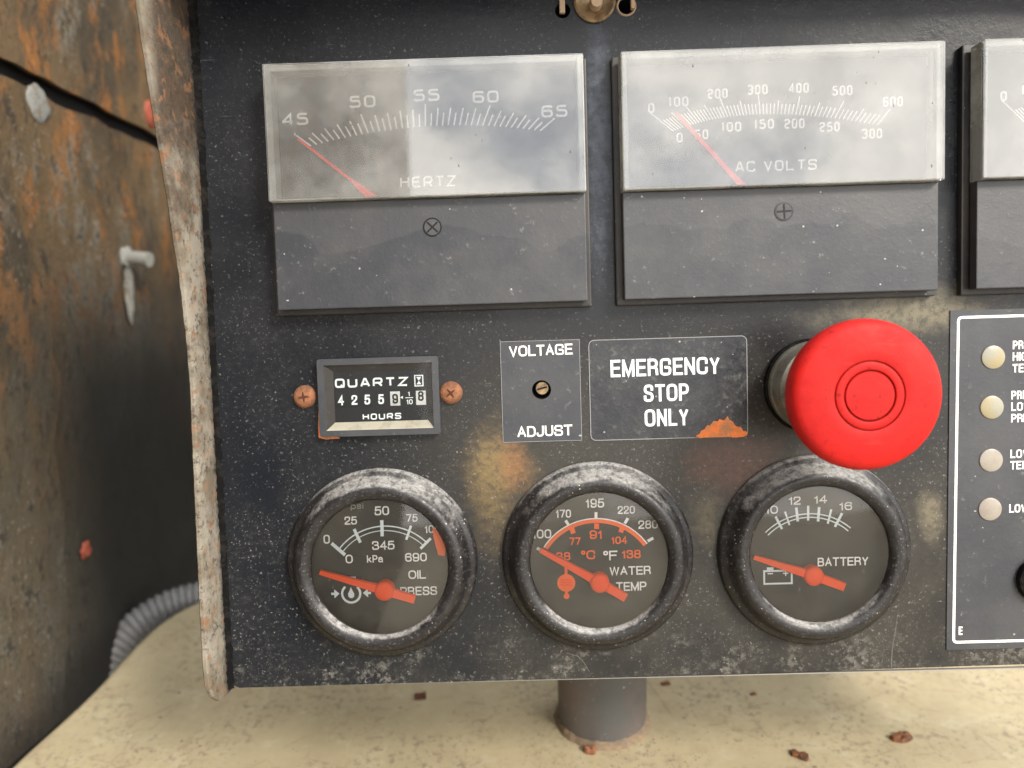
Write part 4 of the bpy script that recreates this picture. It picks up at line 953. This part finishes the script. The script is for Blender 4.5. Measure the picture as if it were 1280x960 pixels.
t = thing('stop_label', 'glossy black label lettered EMERGENCY STOP ONLY with a rust patch', 'label', (47.8, -18.6, 0))
obj('sheet', poly(rect(-25.7, 25.6, -16.3, 16.6, 2.0), .05, th=.2), M['label'], t)
obj('border', ribbon(rect(-25.6, 25.5, -16.2, 16.5, 2.0), .22, .29, True), M['fine'], t)
for s__, c, wd in (('EMERGENCY', (-1.0, 7.2), 35.4), ('STOP', (-.8, -1.2), 14.6), ('ONLY', (-.8, -9.3), 14.3)): obj('lettering', textbm(s__, c[0], c[1], wd, 5.6, .33, .018, .004), M['bprint'], t)
rp = [(8.4, -15.6), (9.4, -15.3), (10.1, -14.0), (11.6, -13.6), (12.2, -12.2), (13.4, -12.3), (14.4, -10.9), (15.6, -11.2), (16.6, -10.3), (18.0, -10.8), (18.9, -9.4), (19.6, -10.9), (20.9, -11.3), (21.6, -12.6), (23.3, -13.1), (24.2, -14.5), (25.6, -15.0), (24.6, -16.2), (20, -16.3), (14, -16.2), (9.5, -16.3)]
bm = poly([Vector(p_) + Vector((random.uniform(-.2, .2), random.uniform(-.2, .2))) for p_ in rounded(rp, .25, True, 2)], .27, th=.35)
obj('rust_patch', bm, M['rustb'], t)

# ------------------------------------------------------------------ emergency stop button
t = thing('stop_button', 'big red mushroom emergency stop button sticking out of the panel', 'push button', (93.8, -18.9, 0))
obj('gasket', lathe([(15.0, .02), (15.3, .8), (15.2, 2.0), (14.6, 2.3), (13, 2.3)], n=80), M['gasket'], t, True)
obj('collar', lathe([(14.5, 2.3), (14.6, 4.0), (14.2, 4.8), (13.9, 5.2), (13.9, 10.5), (13.4, 11.6), (12.4, 11.8), (9.8, 11.8)], n=80), M['steel'], t, True)
obj('stem', lathe([(9.8, 4), (9.8, 33.5), (8, 35)], n=48), M['base'], t, True)
cap = [(9.2, 33.0), (17.8, 33.4), (19.6, 34.2), (20.5, 35.6), (20.85, 37.6), (20.8, 39.4), (20.35, 40.7), (19.5, 41.6), (18.3, 42.1), (15.5, 42.5), (12.5, 42.75), (9.84, 42.85), (9.6, 42.75), (9.55, 41.8), (9.22, 41.8), (9.17, 42.75), (8.88, 42.9), (7.33, 42.95), (7.09, 42.85), (7.04, 41.4), (6.61, 41.4)]
obj('cap', lathe(cap, n=160), M['red'], t, True)
obj('cap_centre', lathe([(6.64, 41.4), (6.64, 42.6), (6.47, 42.85), (5, 42.95), (0, 43.0)], .0, 0, 96), M['red'], t, True)

# ------------------------------------------------------------------ indicator overlay at the right
t = thing('indicator_overlay', 'charcoal lamp overlay with white border at the right edge', 'label', (138.3, -52, 0))
bm = poly([(0.4, 56), (70, 56), (70, -55.6), (-.3, -55.9)][::-1], .05, th=.35); obj('sheet', bm, M['overlay'], t)
obj('border', ribbon(rounded([(68, 53.7), (2.95, 53.7), (2.0, -53.3), (68, -53.3)], 1.2, False), .85, .45), M['print'], t)
for k, (p_, tx_, mt) in enumerate((((14.1, 40.6), 'PRE ALARM\nHIGH ENGINE\nTEMPERATURE', 'lamp'), ((13.8, 24.4), 'PRE ALARM\nLOW OIL\nPRESSURE', 'lamp'), ((13.7, 7.1), 'LOW ENGINE\nTEMPERATURE', 'lamp2'), ((13.5, -9.0), 'LOW FUEL', 'lamp2'))):
    obj('lamp_lens', lathe([(3.75, .42), (3.7, .75), (3.0, 1.0), (0, 1.1)], *p_, 40), M[mt], t, True)
    L0 = tx_.split('\n'); n = len(L0)
    for j, s__ in enumerate(L0):
        wd = {'PRE ALARM': 15.6, 'HIGH ENGINE': 19, 'TEMPERATURE': 21.5, 'LOW OIL': 12.3, 'PRESSURE': 15.5, 'LOW ENGINE': 18.5, 'LOW FUEL': 14.6}[s__]
        obj('lettering', textbm(s__, p_[0] + 6.3 + wd / 2, p_[1] + (n - 1) * 1.87 - j * 3.75, wd, 2.75, .46, .03), M['print'], t)
obj('maker_mark', ribbon([(4.9, -50.6), (3.9, -50.6), (3.9, -48.3), (4.9, -48.3)], .5, .46, bm=ribbon([(3.9, -49.4), (4.8, -49.4)], .5, .47)), M['print'], t)
kx, ky = 29.6, -32.8
obj('switch_collar', lathe([(7.4, .42), (7.6, 1.6), (7.2, 2.4), (5.8, 2.6), (5.6, 1.2), (0, 1.1)], kx, ky, 48), M['gasket'], t, True)

# ------------------------------------------------------------------ fastener at the top
t = thing('panel_catch', 'brassy cup washer and pin of a catch at the top centre of the panel', 'catch', (26.6, 104.6, 0))
obj('cup_washer', lathe([(6.6, .02), (6.6, .9), (6.0, 1.5), (5.2, 1.2), (3.4, .5), (0, .4)], n=48), M['brass'], t, True)
bmx = tube([(.2, -1.2, .5), (.2, -1.6, 4), (.2, -1.8, 5.2)], [2.0, 2.0, 1.7], 20); obj('pin', bmx, M['tan'], t, True)
obj('tab', box(-11.2, -9.4, -3.6, 1.6, .05, 1.6, .4), M['tan'], t); obj('tab', box(11.2, 12.4, -3.2, 3.4, .05, 2.2, .4), M['tan'], t)
obj('tab_hole_ring', lathe([(2.5, .03), (2.9, .5), (3.2, .05)], 10.0, -1.6, 28), M['tan'], t, True)
